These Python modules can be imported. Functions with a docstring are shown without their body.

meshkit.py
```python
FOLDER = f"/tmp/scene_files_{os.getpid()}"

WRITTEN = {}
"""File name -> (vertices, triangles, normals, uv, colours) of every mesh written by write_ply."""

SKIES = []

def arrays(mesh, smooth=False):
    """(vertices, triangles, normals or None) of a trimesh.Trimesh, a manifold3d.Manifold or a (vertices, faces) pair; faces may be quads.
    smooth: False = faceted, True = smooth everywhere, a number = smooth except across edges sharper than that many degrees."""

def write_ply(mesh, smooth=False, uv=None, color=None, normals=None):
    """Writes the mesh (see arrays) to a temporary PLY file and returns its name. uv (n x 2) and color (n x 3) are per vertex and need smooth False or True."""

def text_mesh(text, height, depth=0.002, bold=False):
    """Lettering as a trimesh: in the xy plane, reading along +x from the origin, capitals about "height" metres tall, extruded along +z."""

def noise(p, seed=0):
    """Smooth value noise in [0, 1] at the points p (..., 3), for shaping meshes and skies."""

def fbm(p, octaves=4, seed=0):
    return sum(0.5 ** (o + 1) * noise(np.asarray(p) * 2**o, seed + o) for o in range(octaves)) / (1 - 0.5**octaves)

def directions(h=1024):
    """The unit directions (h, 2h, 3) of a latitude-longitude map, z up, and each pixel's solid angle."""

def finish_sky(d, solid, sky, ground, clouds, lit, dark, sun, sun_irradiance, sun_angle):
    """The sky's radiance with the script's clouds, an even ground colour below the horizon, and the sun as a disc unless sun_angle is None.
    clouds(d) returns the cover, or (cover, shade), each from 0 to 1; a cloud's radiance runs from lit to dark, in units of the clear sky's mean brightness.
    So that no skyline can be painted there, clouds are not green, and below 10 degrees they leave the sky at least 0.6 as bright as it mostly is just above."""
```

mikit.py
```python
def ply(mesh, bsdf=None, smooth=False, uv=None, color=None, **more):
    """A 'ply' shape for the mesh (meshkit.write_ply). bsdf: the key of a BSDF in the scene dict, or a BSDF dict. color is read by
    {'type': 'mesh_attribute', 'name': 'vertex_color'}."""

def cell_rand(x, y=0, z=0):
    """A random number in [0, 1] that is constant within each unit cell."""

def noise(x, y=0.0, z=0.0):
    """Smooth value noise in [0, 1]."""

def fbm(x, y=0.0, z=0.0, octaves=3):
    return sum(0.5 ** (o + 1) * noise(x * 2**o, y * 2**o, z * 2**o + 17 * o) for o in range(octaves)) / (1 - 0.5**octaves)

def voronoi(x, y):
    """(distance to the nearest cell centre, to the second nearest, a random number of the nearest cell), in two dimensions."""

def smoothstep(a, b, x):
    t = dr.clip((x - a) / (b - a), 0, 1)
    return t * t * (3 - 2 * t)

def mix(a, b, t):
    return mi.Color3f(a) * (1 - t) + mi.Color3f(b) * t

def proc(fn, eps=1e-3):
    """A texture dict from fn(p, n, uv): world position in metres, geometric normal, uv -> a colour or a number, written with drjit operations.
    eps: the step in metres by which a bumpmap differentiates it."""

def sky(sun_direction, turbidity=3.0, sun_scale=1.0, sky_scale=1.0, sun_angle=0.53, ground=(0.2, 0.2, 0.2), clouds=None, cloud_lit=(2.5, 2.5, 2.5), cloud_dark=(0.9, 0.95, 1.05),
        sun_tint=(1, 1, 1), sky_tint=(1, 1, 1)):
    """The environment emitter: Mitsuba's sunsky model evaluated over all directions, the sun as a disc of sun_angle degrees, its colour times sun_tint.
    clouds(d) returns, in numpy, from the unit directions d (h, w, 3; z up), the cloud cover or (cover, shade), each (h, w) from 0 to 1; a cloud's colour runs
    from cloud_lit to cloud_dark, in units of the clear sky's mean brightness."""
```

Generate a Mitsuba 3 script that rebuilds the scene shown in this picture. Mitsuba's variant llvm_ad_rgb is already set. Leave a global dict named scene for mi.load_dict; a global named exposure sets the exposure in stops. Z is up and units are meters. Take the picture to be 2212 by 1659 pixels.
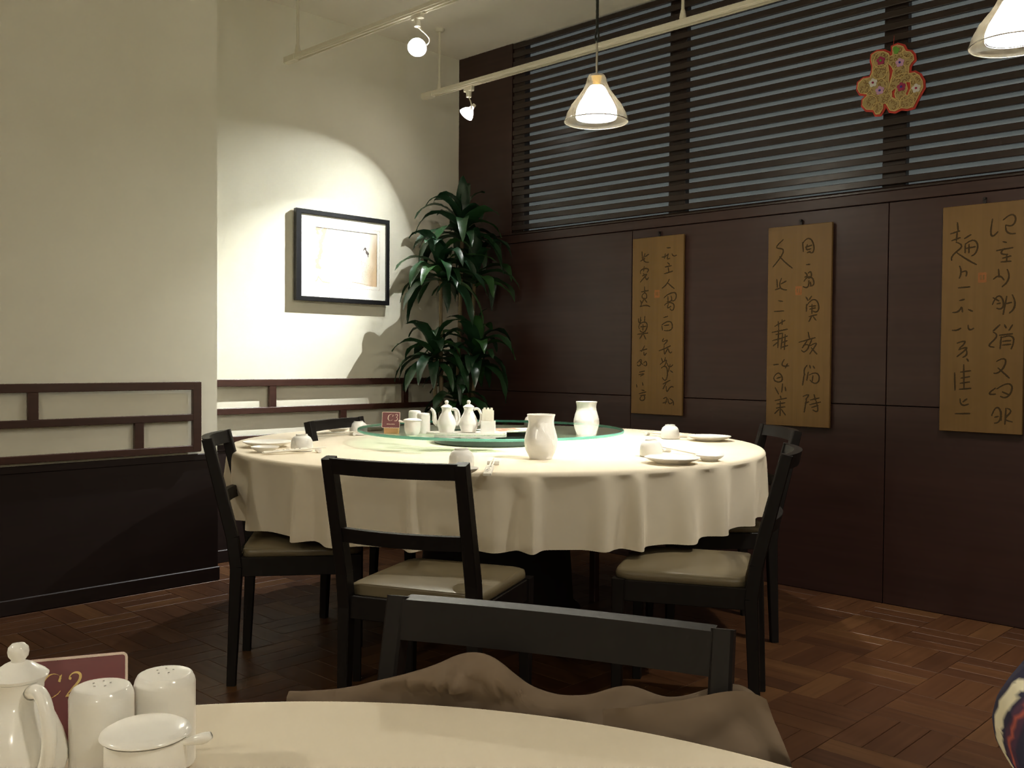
import math, random
import numpy as np, trimesh, shapely
from shapely.geometry import LineString, Polygon, Point, box as sbox
from shapely.ops import unary_union
import manifold3d as m3
import drjit as dr
import mitsuba as mi
import mikit, meshkit
from mikit import proc, noise, fbm, smoothstep, mix, cell_rand

T = mi.ScalarTransform4f
scene, labels = {}, {}
rnd = random.Random(7)
rng = np.random.default_rng(7)

# ------------------------------------------------------------------ camera, exposure
YAW, PITCH, ROLL = np.radians([134.11, -1.4347, 0.4319])
EYE = np.array([0.0, 0.0, 1.10])
F_ = np.array([math.cos(YAW) * math.cos(PITCH), math.sin(YAW) * math.cos(PITCH), math.sin(PITCH)])
R_ = np.cross(F_, [0, 0, 1]); R_ /= np.linalg.norm(R_)
U_ = np.cross(R_, F_)
UP = -R_ * math.sin(ROLL) + U_ * math.cos(ROLL)
scene['camera'] = {'type': 'perspective', 'fov': 56.154, 'fov_axis': 'x', 'near_clip': 0.02, 'far_clip': 60.0,
                   'to_world': T().look_at(origin=EYE.tolist(), target=(EYE + F_).tolist(), up=UP.tolist())}
exposure = 0.5

# ------------------------------------------------------------------ lamp strengths (the lamps themselves are built further down)
PENDANT_BELL = (8.0, 7.5, 6.2)       # radiance of the opal bells
PENDANT_DOWN = (108.0, 101.0, 84.0)    # the bulb's face in the bell's mouth
PENDANT_SPOT = (8.0, 7.8, 7.0)           # the reflector bulb's beam straight down
PICTURE_SPOT = (8.5, 8.8, 8.5)
PICTURE_CORE = (21.0, 21.6, 21.0)       # the same lamp's bright core          # the track head by the corner
UNSEEN_TABLE_SPOT = (14.0, 13.4, 11.9)          # an unseen track head, out of view, placed to light the far table
TRACK_SPOT = (5.0, 4.8, 4.0)            # the track head in front of the white wall

WINDOW_GLOW = (0.042, 0.049, 0.050)       # dim cool glow of the panes themselves, for unseen light outside

# room constants (metres): white wall A, recessed white wall B, panelled right wall, ceiling
XA, XB, YR, ZC = -4.35, -4.70, 4.326, 3.073
XE, YN = 3.2, -3.4
TABLE = np.array([-2.881, 2.885]); TR = 1.105; TZ = 0.75
NEAR = np.array([-0.339, 0.079]); NR = 0.706; NZ = 0.745

# ------------------------------------------------------------------ materials
def rgb(c): return {'type': 'rgb', 'value': list(c)}
def mat(name, color, rough=0.5, spec=0.5, **kw):
    d = {'type': 'principled', 'base_color': color if isinstance(color, dict) else rgb(color), 'roughness': rough, 'specular': spec, **kw}
    scene['mat_' + name] = {'type': 'twosided', 'bsdf': d}
    return 'mat_' + name

def wall_fn(p, n, uv):
    t = fbm(p.x * 3 + 5, p.y * 3, p.z * 3, 3)
    return mix((0.76, 0.73, 0.61), (0.805, 0.775, 0.655), t)
def wall_bump(p, n, uv): return fbm(p.x * 60 + p.y * 60, p.y * 20, p.z * 60, 2)
scene['mat_wall'] = {'type': 'twosided', 'bsdf': {'type': 'principled', 'base_color': proc(wall_fn), 'roughness': 0.85, 'specular': 0.15}}
mat('ceiling', (0.74, 0.70, 0.61), 0.9, 0.1)

def wood_fn(along, c0, c1, s=1.0):
    def fn(p, n, uv):
        a, b, c = {'x': (p.x, p.y, p.z), 'y': (p.y, p.x, p.z), 'z': (p.z, p.x, p.y)}[along]
        g = fbm(a * 3.0 * s, b * 55 * s, c * 55 * s, 3)
        w = noise(a * 1.3 * s + 3, b * 9 * s, c * 9 * s)
        return mix(c0, c1, dr.clip(0.65 * g + 0.35 * w, 0, 1))
    return fn
def wood(name, along, c0, c1, rough, spec=0.5, **kw):
    return mat(name, proc(wood_fn(along, c0, c1)), rough, spec, **kw)
wood('panel', 'x', (0.0165, 0.0064, 0.0056), (0.033, 0.0135, 0.0108), 0.44, 0.32)
wood('slat', 'x', (0.010, 0.0050, 0.0040), (0.020, 0.0095, 0.0072), 0.34, 0.4)
wood('trim_y', 'y', (0.030, 0.012, 0.009), (0.060, 0.022, 0.014), 0.42)
wood('wainscot', 'y', (0.008, 0.0042, 0.0038), (0.017, 0.008, 0.007), 0.5, 0.3)
wood('chair', 'z', (0.0045, 0.0036, 0.0036), (0.009, 0.0066, 0.0062), 0.48, 0.22)
wood('board', 'z', (0.088, 0.046, 0.0125), (0.130, 0.071, 0.0215), 0.55, 0.3)
wood('stand', 'z', (0.45, 0.25, 0.11), (0.62, 0.38, 0.18), 0.5, 0.3)
PLANK = []
for k, (c0, c1) in enumerate([((0.034, 0.0125, 0.0050), (0.064, 0.0255, 0.0100)), ((0.040, 0.0155, 0.0060), (0.074, 0.0305, 0.0118)),
                              ((0.050, 0.0205, 0.0078), (0.090, 0.0400, 0.0150)), ((0.028, 0.0105, 0.0046), (0.054, 0.0210, 0.0086))]):
    PLANK.append((wood('plank_x%d' % k, 'x', c0, c1, 0.36, 0.42), wood('plank_y%d' % k, 'y', c0, c1, 0.36, 0.42)))
mat('joint', (0.012, 0.006, 0.004), 0.8, 0.1)
mat('dark', (0.010, 0.008, 0.008), 0.6, 0.3)
mat('black_gloss', (0.010, 0.010, 0.011), 0.28, 0.5)
def cloth_fn(p, n, uv):
    t = fbm(p.x * 9, p.y * 9, p.z * 9, 3)
    return mix((0.655, 0.582, 0.46), (0.715, 0.642, 0.515), t)
def cloth_bump(p, n, uv): return noise(p.x * 700, p.y * 700, p.z * 700)
scene['mat_cloth'] = {'type': 'twosided', 'bsdf': {'type': 'principled', 'base_color': proc(cloth_fn), 'roughness': 0.8, 'specular': 0.2, 'sheen': 0.25}}
mat('porcelain', (0.87, 0.855, 0.81), 0.16, 0.5, clearcoat=0.6, clearcoat_gloss=0.95)
mat('paper', (0.80, 0.77, 0.68), 0.8, 0.2)
mat('ink', (0.034, 0.022, 0.010), 0.8, 0.1)
mat('ink_soft', (0.10, 0.085, 0.075), 0.8, 0.1)
mat('seal', (0.17, 0.062, 0.020), 0.7, 0.2)
mat('vinyl', (0.135, 0.108, 0.064), 0.34, 0.5)
mat('track', (0.66, 0.62, 0.50), 0.45, 0.4)
mat('cord', (0.012, 0.014, 0.010), 0.6, 0.3)
mat('metal', (0.55, 0.52, 0.45), 0.28, 0.5, metallic=0.9)
mat('brass', (0.60, 0.42, 0.18), 0.25, 0.5, metallic=0.9)
mat('passepartout', (0.84, 0.82, 0.75), 0.85, 0.1)
mat('glass_edge', (0.20, 0.56, 0.46), 0.15, 0.5)
mat('susan_base', (0.055, 0.075, 0.068), 0.3, 0.5)
mat('maroon', (0.17, 0.055, 0.062), 0.35, 0.5)
mat('gold_ink', (0.72, 0.55, 0.22), 0.4, 0.4)
mat('pale_ink', (0.72, 0.60, 0.52), 0.5, 0.4)
mat('menu_red', (0.72, 0.19, 0.13), 0.5, 0.4)
mat('menu_pink', (0.80, 0.47, 0.36), 0.5, 0.4)
mat('gold_bright', (0.66, 0.52, 0.25), 0.25, 0.5, metallic=0.6)
mat('gold', (0.42, 0.32, 0.15), 0.32, 0.5, metallic=0.6)
mat('gold_dark', (0.20, 0.11, 0.03), 0.4, 0.5, metallic=0.4)
mat('red_foil', (0.42, 0.03, 0.02), 0.35, 0.5)
mat('petal_white', (0.62, 0.60, 0.55), 0.5, 0.3)
mat('petal_pink', (0.52, 0.30, 0.46), 0.5, 0.3)
mat('petal_red', (0.26, 0.02, 0.07), 0.5, 0.3)
mat('bead_blue', (0.02, 0.02, 0.20), 0.3, 0.5)
mat('bead_green', (0.10, 0.28, 0.03), 0.3, 0.5)
mat('pot', (0.10, 0.055, 0.035), 0.5, 0.4)
mat('soil', (0.03, 0.02, 0.012), 0.9, 0.1)
mat('bark', (0.12, 0.09, 0.05), 0.8, 0.2)
for k, c in enumerate([(0.008, 0.026, 0.012), (0.011, 0.036, 0.013), (0.018, 0.056, 0.015)]):
    mat('leaf%d' % k, c, 0.32, 0.5)
def coat_fn(p, n, uv):
    t = fbm(p.x * 30, p.y * 30, p.z * 30, 3)
    return mix((0.128, 0.094, 0.068), (0.168, 0.126, 0.092), t)
scene['mat_coat'] = {'type': 'twosided', 'bsdf': {'type': 'principled', 'base_color': proc(coat_fn), 'roughness': 0.95, 'specular': 0.1, 'sheen': 0.4}}
scene['mat_pane'] = {'type': 'twosided', 'bsdf': {'type': 'plastic', 'diffuse_reflectance': rgb((0.30, 0.335, 0.345))}}
scene['mat_glass'] = {'type': 'blendbsdf', 'weight': 0.10, 'a': {'type': 'thindielectric', 'int_ior': 1.5}, 'b': {'type': 'twosided', 'bsdf': {'type': 'diffuse', 'reflectance': rgb((0.75, 0.66, 0.50))}}}
scene['mat_green_glass'] = {'type': 'thindielectric', 'int_ior': 1.5, 'specular_transmittance': rgb((0.78, 0.96, 0.90))}
def wash_fn(p, n, uv):
    t = smoothstep(3.44, 3.66, p.y) * smoothstep(1.93, 1.60, p.z) + 0.35 * smoothstep(3.55, 3.66, p.y)
    t = dr.clip(t * (0.65 + 0.7 * fbm(p.y * 16, p.z * 9, 1.0, 3)), 0, 1)
    return mix((0.80, 0.775, 0.70), (0.55, 0.40, 0.25), t)
scene['mat_print'] = {'type': 'twosided', 'bsdf': {'type': 'principled', 'base_color': proc(wash_fn), 'roughness': 0.8, 'specular': 0.1}}
mat('print_tree', (0.46, 0.36, 0.26), 0.9, 0.1)
mat('skin', (0.50, 0.29, 0.21), 0.5, 0.4)
mat('hair', (0.012, 0.010, 0.009), 0.65, 0.25)
mat('trousers', (0.03, 0.03, 0.04), 0.85, 0.1)
scene['mat_sweater'] = {'type': 'twosided', 'bsdf': {'type': 'principled', 'base_color': {'type': 'mesh_attribute', 'name': 'vertex_color'}, 'roughness': 0.95, 'specular': 0.1, 'sheen': 0.4}}

# ------------------------------------------------------------------ helpers
used = {}
def numbered(name):
    k = used.get(name, -1) + 1
    used[name] = k
    return name if k == 0 else '%s_%03d' % (name, k)
def put(key, mesh, m, smooth=False, **kw):
    scene[key] = mikit.ply(mesh, m if m.startswith('mat_') else 'mat_' + m, smooth, **kw)
    return key
def part(parent, name, mesh, m, smooth=False, label=None, **kw):
    key = numbered(parent + '__' + name)
    put(key, mesh, m, smooth, **kw)
    if label: labels[key] = {'label': label}
    return key
def thing(name, label, cat, group=None):
    key = numbered(name)
    labels[key] = {'label': label, 'category': cat}
    if group: labels[key]['group'] = group
    return key
def single(name, mesh, m, label, cat, smooth=False, group=None):
    key = thing(name, label, cat, group)
    return put(key, mesh, m, smooth)
def struct(name, mesh, m, label=None, smooth=False):
    key = numbered(name)
    labels[key] = {'kind': 'structure'}
    if label: labels[key]['label'] = label
    if mesh is not None: put(key, mesh, m, smooth)
    return key

def tm(v, f): return trimesh.Trimesh(np.asarray(v, float), np.asarray(f, int), process=False)
def cat(*ms):
    ms = [x for m in ms for x in (m if isinstance(m, (list, tuple)) else [m])]
    return trimesh.util.concatenate(ms)
def move(mesh, loc=(0, 0, 0), rz=0.0, scale=None):
    m = mesh.copy()
    M = np.eye(4)
    c, s = math.cos(rz), math.sin(rz)
    M[:3, :3] = [[c, -s, 0], [s, c, 0], [0, 0, 1]]
    if scale is not None: M[:3, :3] = M[:3, :3] @ np.diag(np.broadcast_to(scale, 3))
    M[:3, 3] = loc
    m.apply_transform(M)
    return m
def box(x0, x1, y0, y1, z0, z1, b=0.002):
    c = np.array([(x0 + x1) / 2, (y0 + y1) / 2, (z0 + z1) / 2]); h = np.abs([x1 - x0, y1 - y0, z1 - z0]) / 2
    if not b: return trimesh.creation.box(h * 2, T_(c))
    b = min(b, *(h * 0.49))
    v = []
    for s in np.ndindex(2, 2, 2):
        s = np.array(s) * 2 - 1
        for k in range(3):
            q = h - b; q = q.copy(); q[k] = h[k]
            v.append(c + s * q)
    return trimesh.convex.convex_hull(np.array(v))
def T_(c):
    M = np.eye(4); M[:3, 3] = c; return M
def beam(p, q, w, d, side=(0, 1, 0), w2=None, d2=None, b=0.003):
    """a bar from p to q: w across, d along 'side'; w2, d2 at q."""
    p, q, side = np.array(p, float), np.array(q, float), np.array(side, float)
    ax = (q - p) / np.linalg.norm(q - p)
    s = side - ax * (side @ ax); s /= np.linalg.norm(s)
    t = np.cross(ax, s)
    v = []
    for o, ww, dd in ((p, w, d), (q, w2 or w, d2 or d)):
        for i, j in ((-1, -1), (1, -1), (1, 1), (-1, 1)):
            for bi, bj in ((b, 0), (0, b)):
                v.append(o + t * i * (ww / 2 - bi) + s * j * (dd / 2 - bj))
    return trimesh.convex.convex_hull(np.array(v))
def lathe(profile, n=48, center=(0, 0, 0), cap=True):
    """profile: (radius, z) from below upward along the outside (and down the inside)."""
    p = np.array(profile, float)
    a = np.linspace(0, 2 * np.pi, n, endpoint=False)
    v = np.stack([np.outer(p[:, 0], np.cos(a)), np.outer(p[:, 0], np.sin(a)), np.repeat(p[:, 1:], n, 1)], -1).reshape(-1, 3)
    f = []
    for i in range(len(p) - 1):
        for j in range(n):
            k = (j + 1) % n
            f += [[i * n + j, i * n + k, (i + 1) * n + k], [i * n + j, (i + 1) * n + k, (i + 1) * n + j]]
    return tm(v + np.array(center), f)
def tube(path, r, n=10, closed=False):
    p = np.array(path, float); r = np.broadcast_to(np.asarray(r, float), len(p))
    t = np.gradient(p, axis=0)
    t /= np.linalg.norm(t, axis=1, keepdims=True) + 1e-12
    x = np.cross(t[0], [0.31, 0.2, 0.93]); x /= np.linalg.norm(x)
    v, f = [], []
    for i in range(len(p)):
        x = x - t[i] * (x @ t[i]); x /= np.linalg.norm(x)
        y = np.cross(t[i], x)
        a = np.linspace(0, 2 * np.pi, n, endpoint=False)
        v.append(p[i] + r[i] * (np.outer(np.cos(a), x) + np.outer(np.sin(a), y)))
    for i in range(len(p) - 1):
        for j in range(n):
            k = (j + 1) % n
            f += [[i * n + j, i * n + k, (i + 1) * n + k], [i * n + j, (i + 1) * n + k, (i + 1) * n + j]]
    c0, c1 = len(p) * n, len(p) * n + 1
    for j in range(n):
        k = (j + 1) % n
        f += [[c0, k, j], [c1, (len(p) - 1) * n + j, (len(p) - 1) * n + k]]
    return tm(np.vstack(v + [p[:1], p[-1:]]), f)
def curve(pts, n=24):
    p = np.array(pts, float)
    if len(p) == 2: return np.linspace(p[0], p[1], n)
    from scipy.interpolate import CubicSpline
    d = np.concatenate([[0], np.cumsum(np.linalg.norm(np.diff(p, axis=0), axis=1))])
    return CubicSpline(d, p)(np.linspace(0, d[-1], n))
def extrude(poly, depth):
    gs = [g for g in getattr(poly, 'geoms', [poly]) if g.area > 1e-9]
    return cat([trimesh.creation.extrude_polygon(g, depth, engine='earcut') for g in gs])
def frame_map(mesh, origin, ex, ey, ez):
    """2-D drawing (x, y) with thickness z, put at origin with these axes."""
    m = mesh.copy()
    M = np.eye(4); M[:3, 0], M[:3, 1], M[:3, 2], M[:3, 3] = ex, ey, ez, origin
    m.apply_transform(M)
    if np.linalg.det(M[:3, :3]) < 0: m.invert()
    return m
def disc(r, z, n=48, center=(0, 0)): return lathe([(0.0, z), (r, z)], n, (*center, 0))
def stroke(pts, w, quad=4): return LineString(pts).buffer(w, quad_segs=quad)

# ------------------------------------------------------------------ floor, ceiling, walls
fl = struct('floor', box(-4.9, XE, YN, YR + 0.05, -0.08, -0.0055, 0), 'joint')
B = 0.278; PW = B / 3
cands = []
for i in range(-18, 12):
    for j in range(-13, 18):
        x0, y0 = -1.262 + (i + 0) * B, 3.766 + (j - 13) * B
        horiz = (i + j) % 2 == 0
        for k in range(3):
            r = (x0, x0 + B, y0 + k * PW, y0 + (k + 1) * PW) if horiz else (x0 + k * PW, x0 + (k + 1) * PW, y0, y0 + B)
            lim = (max(r[0], -4.9), min(r[1], XE), max(r[2], YN), min(r[3], YR))
            if lim[1] - lim[0] < 0.01 or lim[3] - lim[2] < 0.01: continue
            cands.append((lim, horiz))
RH = F_[:2] / np.linalg.norm(F_[:2]); RR = np.array([RH[1], -RH[0]])
def seen(lim):
    c = np.array([(lim[0] + lim[1]) / 2, (lim[2] + lim[3]) / 2])
    d, l = c @ RH, c @ RR
    wall = c[0] > XA if c[1] < 2.39 else c[0] > XB
    t = (1.1 - NZ) / 1.1                              # does the sight line cross the near table top?
    return wall and c[1] < YR and d > 0.4 and abs(l) < 0.56 * d and np.linalg.norm(c * t - NEAR) > NR and np.linalg.norm(c - TABLE) > 0.3
vis = sorted([c for c in cands if seen(c[0])], key=lambda c: (c[0][0] + c[0][1]) ** 2 + (c[0][2] + c[0][3]) ** 2)
near300 = vis[:300]; far_rest = [c for c in cands if c not in near300]
def plank_mesh(l, g=0.0007): return box(l[0] + g, l[1] - g, l[2] + g, l[3] - g, -0.006, rng.uniform(-0.0005, 0.0), 0.0012)
for l, h in near300:
    part(fl, 'plank', plank_mesh(l), PLANK[rnd.choice([0, 0, 1, 1, 2, 3])][0 if h else 1])
rest = {}
for l, h in far_rest: rest.setdefault((rnd.choice([0, 1, 1, 3]), h), []).append(plank_mesh(l))
base = fl + '__far_plank'
for n_, ((k, h), ms) in enumerate(sorted(rest.items())):
    put('%s__%03d' % (base, n_ + 1), cat(ms), PLANK[k][0 if h else 1])
labels[base] = {'kind': 'stuff'}

struct('ceiling', box(-4.9, XE, YN, YR + 0.05, ZC, ZC + 0.1, 0), 'ceiling')
wl = struct('wall_left', box(XB - 0.2, XA, YN, 2.392, 0, ZC, 0), 'wall')
wb = struct('wall_back', box(XB - 0.2, XB, 2.39, YR + 0.05, 0, ZC, 0), 'wall')
struct('wall_near', box(XB - 0.2, XE, YN - 0.1, YN, 0, ZC, 0), 'wall')  # unseen wall, out of view, placed to bounce lamp light
struct('wall_front', box(XE, XE + 0.1, YN, YR + 0.1, 0, ZC, 0), 'wall')  # also unseen; closes the room and bounces light back
wr = struct('wall_right', box(XB - 0.1, XE, YR + 0.012, YR + 0.25, 0, 1.90, 0), 'joint')
# wood panels with open joints
G = 0.0022
vx = [XB, -3.266, -1.82, -0.374, 1.072, 2.518, XE]
for a, b in zip(vx[:-1], vx[1:]):
    part(wr, 'panel', box(a + G, b - G, YR, YR + 0.012, 0.905 + G, 1.828 - G, 0.001), 'panel')
    part(wr, 'panel', box(a + G, b - G, YR, YR + 0.012, 0.0, 0.905 - G, 0.001), 'panel')
part(wr, 'rail', box(XB, XE, YR - 0.002, YR + 0.012, 1.828 + G, 1.879, 0.002), 'panel')
part(wr, 'panel', box(XB, -4.212, YR, YR + 0.2, 1.883, ZC, 0.001), 'panel')
part(wr, 'jamb_board', box(-4.208, -4.114, YR + 0.012, YR + 0.2, 1.883, ZC, 0.001), 'slat')

# louvred window band
win = struct('window_1', box(XB, XE, YR + 0.075, YR + 0.24, 1.88, ZC, 0), 'dark')
posts = [-4.114, -2.989, -1.811, -0.635, 0.541, 1.717, 2.893]
for i in range(6):
    a = posts[i] + (0.054 if i else 0.0); b = posts[i + 1] - 0.054
    part(win, 'pane', box(a, b, YR + 0.06, YR + 0.074, 1.883, ZC, 0), 'pane')
    scene[win + ('__pane' if i == 0 else '__pane_%03d' % i)]['emitter'] = {'type': 'area', 'radiance': rgb(WINDOW_GLOW), 'sampling_weight': 0.05}   # the panes emit the glow, standing in for unseen light outside
for x in posts[1:]:
    part(win, 'mullion', box(x - 0.054, x + 0.054, YR + 0.024, YR + 0.074, 1.883, ZC, 0.002), 'slat')
part(win, 'sill', box(-4.208, XE, YR - 0.004, YR + 0.06, 1.880, 1.892, 0.002), 'slat')
for k in range(22):
    z = 1.9395 + 0.0536 * k - 0.031
    part(win, 'slat', box(-4.206, XE, YR - 0.001, YR + 0.019, z, z + 0.031, 0.002), 'slat')

# white walls: dark wainscot and baseboards
for y0, y1, X, side in ((YN, 2.396, XA, 'left'), (2.396, YR, XB, 'back')):
    w = struct('trim_1' if side == 'left' else 'trim_2', None, '')
    part(w, 'wainscot_panel', box(X, X + 0.012, y0, y1 - (0 if side == 'back' else 0.006), 0.068, 0.600, 0.001), 'wainscot')
    part(w, 'cap_rail', box(X, X + 0.018, y0, y1 - (0 if side == 'back' else 0.006), 0.600, 0.632, 0.003), 'wainscot')
    struct('baseboard_' + side, box(X, X + 0.022, y0, y1, 0.0, 0.068, 0.004), 'wainscot')

def lattice(X, y0, y1, end, upper, lower, label):
    t = thing('lattice_frame', label, 'lattice')
    a, b = X + 0.008, X + 0.030
    for z0, z1 in ((0.945, 0.983), (0.795, 0.828), (0.644, 0.676)):
        part(t, 'rail', box(a, b, y0, y1, z0, z1, 0.002), 'trim_y')
    if end: part(t, 'post', box(a, b + 0.001, y1 - 0.043, y1, 0.644, 0.983, 0.002), 'trim_y')
    for y in upper: part(t, 'post', box(a, b - 0.001, y - 0.021, y + 0.021, 0.828, 0.945, 0.001), 'trim_y')
    for y in lower: part(t, 'post', box(a, b - 0.001, y - 0.021, y + 0.021, 0.676, 0.795, 0.001), 'trim_y')
    for y in np.arange(y1 - 0.2, y0, -0.9): part(t, 'bracket', box(X, a, y - 0.012, y + 0.012, 0.80, 0.82, 0), 'wainscot')
lattice(XA, -2.4, 2.293, True, [1.52, 0.585, -0.35, -1.285], [1.985, 1.05, 0.115, -0.82], 'brown wooden lattice rail on the projecting white wall, left end of the room')
lattice(XB, 2.41, 4.30, False, [2.909, 3.862], [3.388, 2.435], 'brown wooden lattice rail on the recessed white wall below the framed picture')

# ------------------------------------------------------------------ track lighting
def rail_track(y, label, heads, rods, x0):
    t = thing('lighting_track', label, 'track')
    part(t, 'channel', cat(box(x0, XE - 0.4, y - 0.018, y + 0.018, 2.692, 2.716, 0.003), box(x0, XE - 0.4, y - 0.016, y - 0.010, 2.684, 2.692, 0), box(x0, XE - 0.4, y + 0.010, y + 0.016, 2.684, 2.692, 0)), 'track')
    part(t, 'end_cap', box(x0 - 0.012, x0 + 0.09, y - 0.020, y + 0.020, 2.682, 2.718, 0.004), 'track')
    for x in rods:
        r = part(t, 'rod', tube([(x, y, 2.716), (x, y, ZC)], 0.008, 12), 'track', 30)
        part(r, 'socket', lathe([(0.0, 0), (0.017, 0), (0.016, 0.02), (0.010, 0.05), (0, 0.05)], 20, (x, y, 2.712)), 'track', 30)
        part(r, 'canopy', lathe([(0.0, 0), (0.022, 0.004), (0.030, 0.02), (0, 0.02)], 20, (x, y, ZC - 0.02)), 'track', 30)
    return t
rail_track(2.887, 'pale lighting track hanging on rods before the white wall, nearer to the picture', None, [-4.40, -2.7, -1.0], -4.50)
rail_track(3.845, 'pale lighting track hanging on rods along the louvred window', None, [-4.35, -2.62, -0.9], -4.49)

def track_head(x, y, aim, label, glow, *beams):
    """a small bare reflector lamp on a curved arm below the track"""
    t = thing('track_spotlight', label, 'spotlight')
    part(t, 'adapter', cat(box(x - 0.035, x + 0.035, y - 0.014, y + 0.014, 2.660, 2.690, 0.004), lathe([(0, 0), (0.016, 0), (0.016, 0.034), (0, 0.034)], 20, (x, y, 2.628))), 'track', 30)
    top = np.array([x, y, 2.632]); c = np.array([x, y, 2.545]); aim = np.array(aim, float)
    d = (aim - c) / np.linalg.norm(aim - c)
    s = np.cross(d, [0, 0, 1]); s /= np.linalg.norm(s)
    u = np.cross(d, s)
    part(t, 'arm', tube(curve([top, top - s * 0.03 - [0, 0, 0.03], c - s * 0.056 + [0, 0, 0.02], c - s * 0.042], 16), 0.0035, 8), 'track', True)
    back = c - d * 0.022
    bowl = lathe([(0.012, -0.014), (0.015, 0.0), (0.029, 0.014), (0.041, 0.036), (0.044, 0.050), (0.040, 0.050), (0.0375, 0.036), (0.024, 0.018), (0.010, 0.005)], 28)
    bowl = frame_map(bowl, back, s, u, d)
    k = part(t, 'reflector', bowl, 'glass_white', 40)
    scene[k]['emitter'] = {'type': 'area', 'radiance': rgb([g * 0.12 for g in glow])}
    lens = frame_map(lathe([(0.037, 0.042), (0.0, 0.042)], 28), back, s, u, d)
    k = part(t, 'lens', lens, 'glass_white')
    scene[k]['emitter'] = {'type': 'area', 'radiance': rgb(glow)}
    part(t, 'socket', frame_map(lathe([(0, -0.034), (0.011, -0.034), (0.011, -0.008), (0, -0.008)], 16), back, s, u, d), 'track', 30)
    o = c + d * 0.035
    for power, cutoff, beam_w in beams: scene[numbered('lamp_beam')] = {'type': 'spot', 'intensity': rgb(power), 'cutoff_angle': cutoff, 'beam_width': beam_w,
                                    'to_world': T().look_at(origin=o.tolist(), target=aim.tolist(), up=[0, 0, 1] if abs(d[2]) < 0.95 else [1, 0, 0])}
mat('glass_white', (0.8, 0.8, 0.8), 0.3, 0.5)
track_head(-4.11, 3.86, (-4.70, 2.72, 0.95), 'lit track spotlight at the corner, before the dark wood panel', (60, 55, 50), (PICTURE_SPOT, 46, 6), (PICTURE_CORE, 25, 2))
track_head(-3.42, 2.887, (-2.2, 1.6, 0.9), 'brightly lit track spotlight on the track before the white wall', (110, 110, 104), (TRACK_SPOT, 40, 16))

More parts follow.
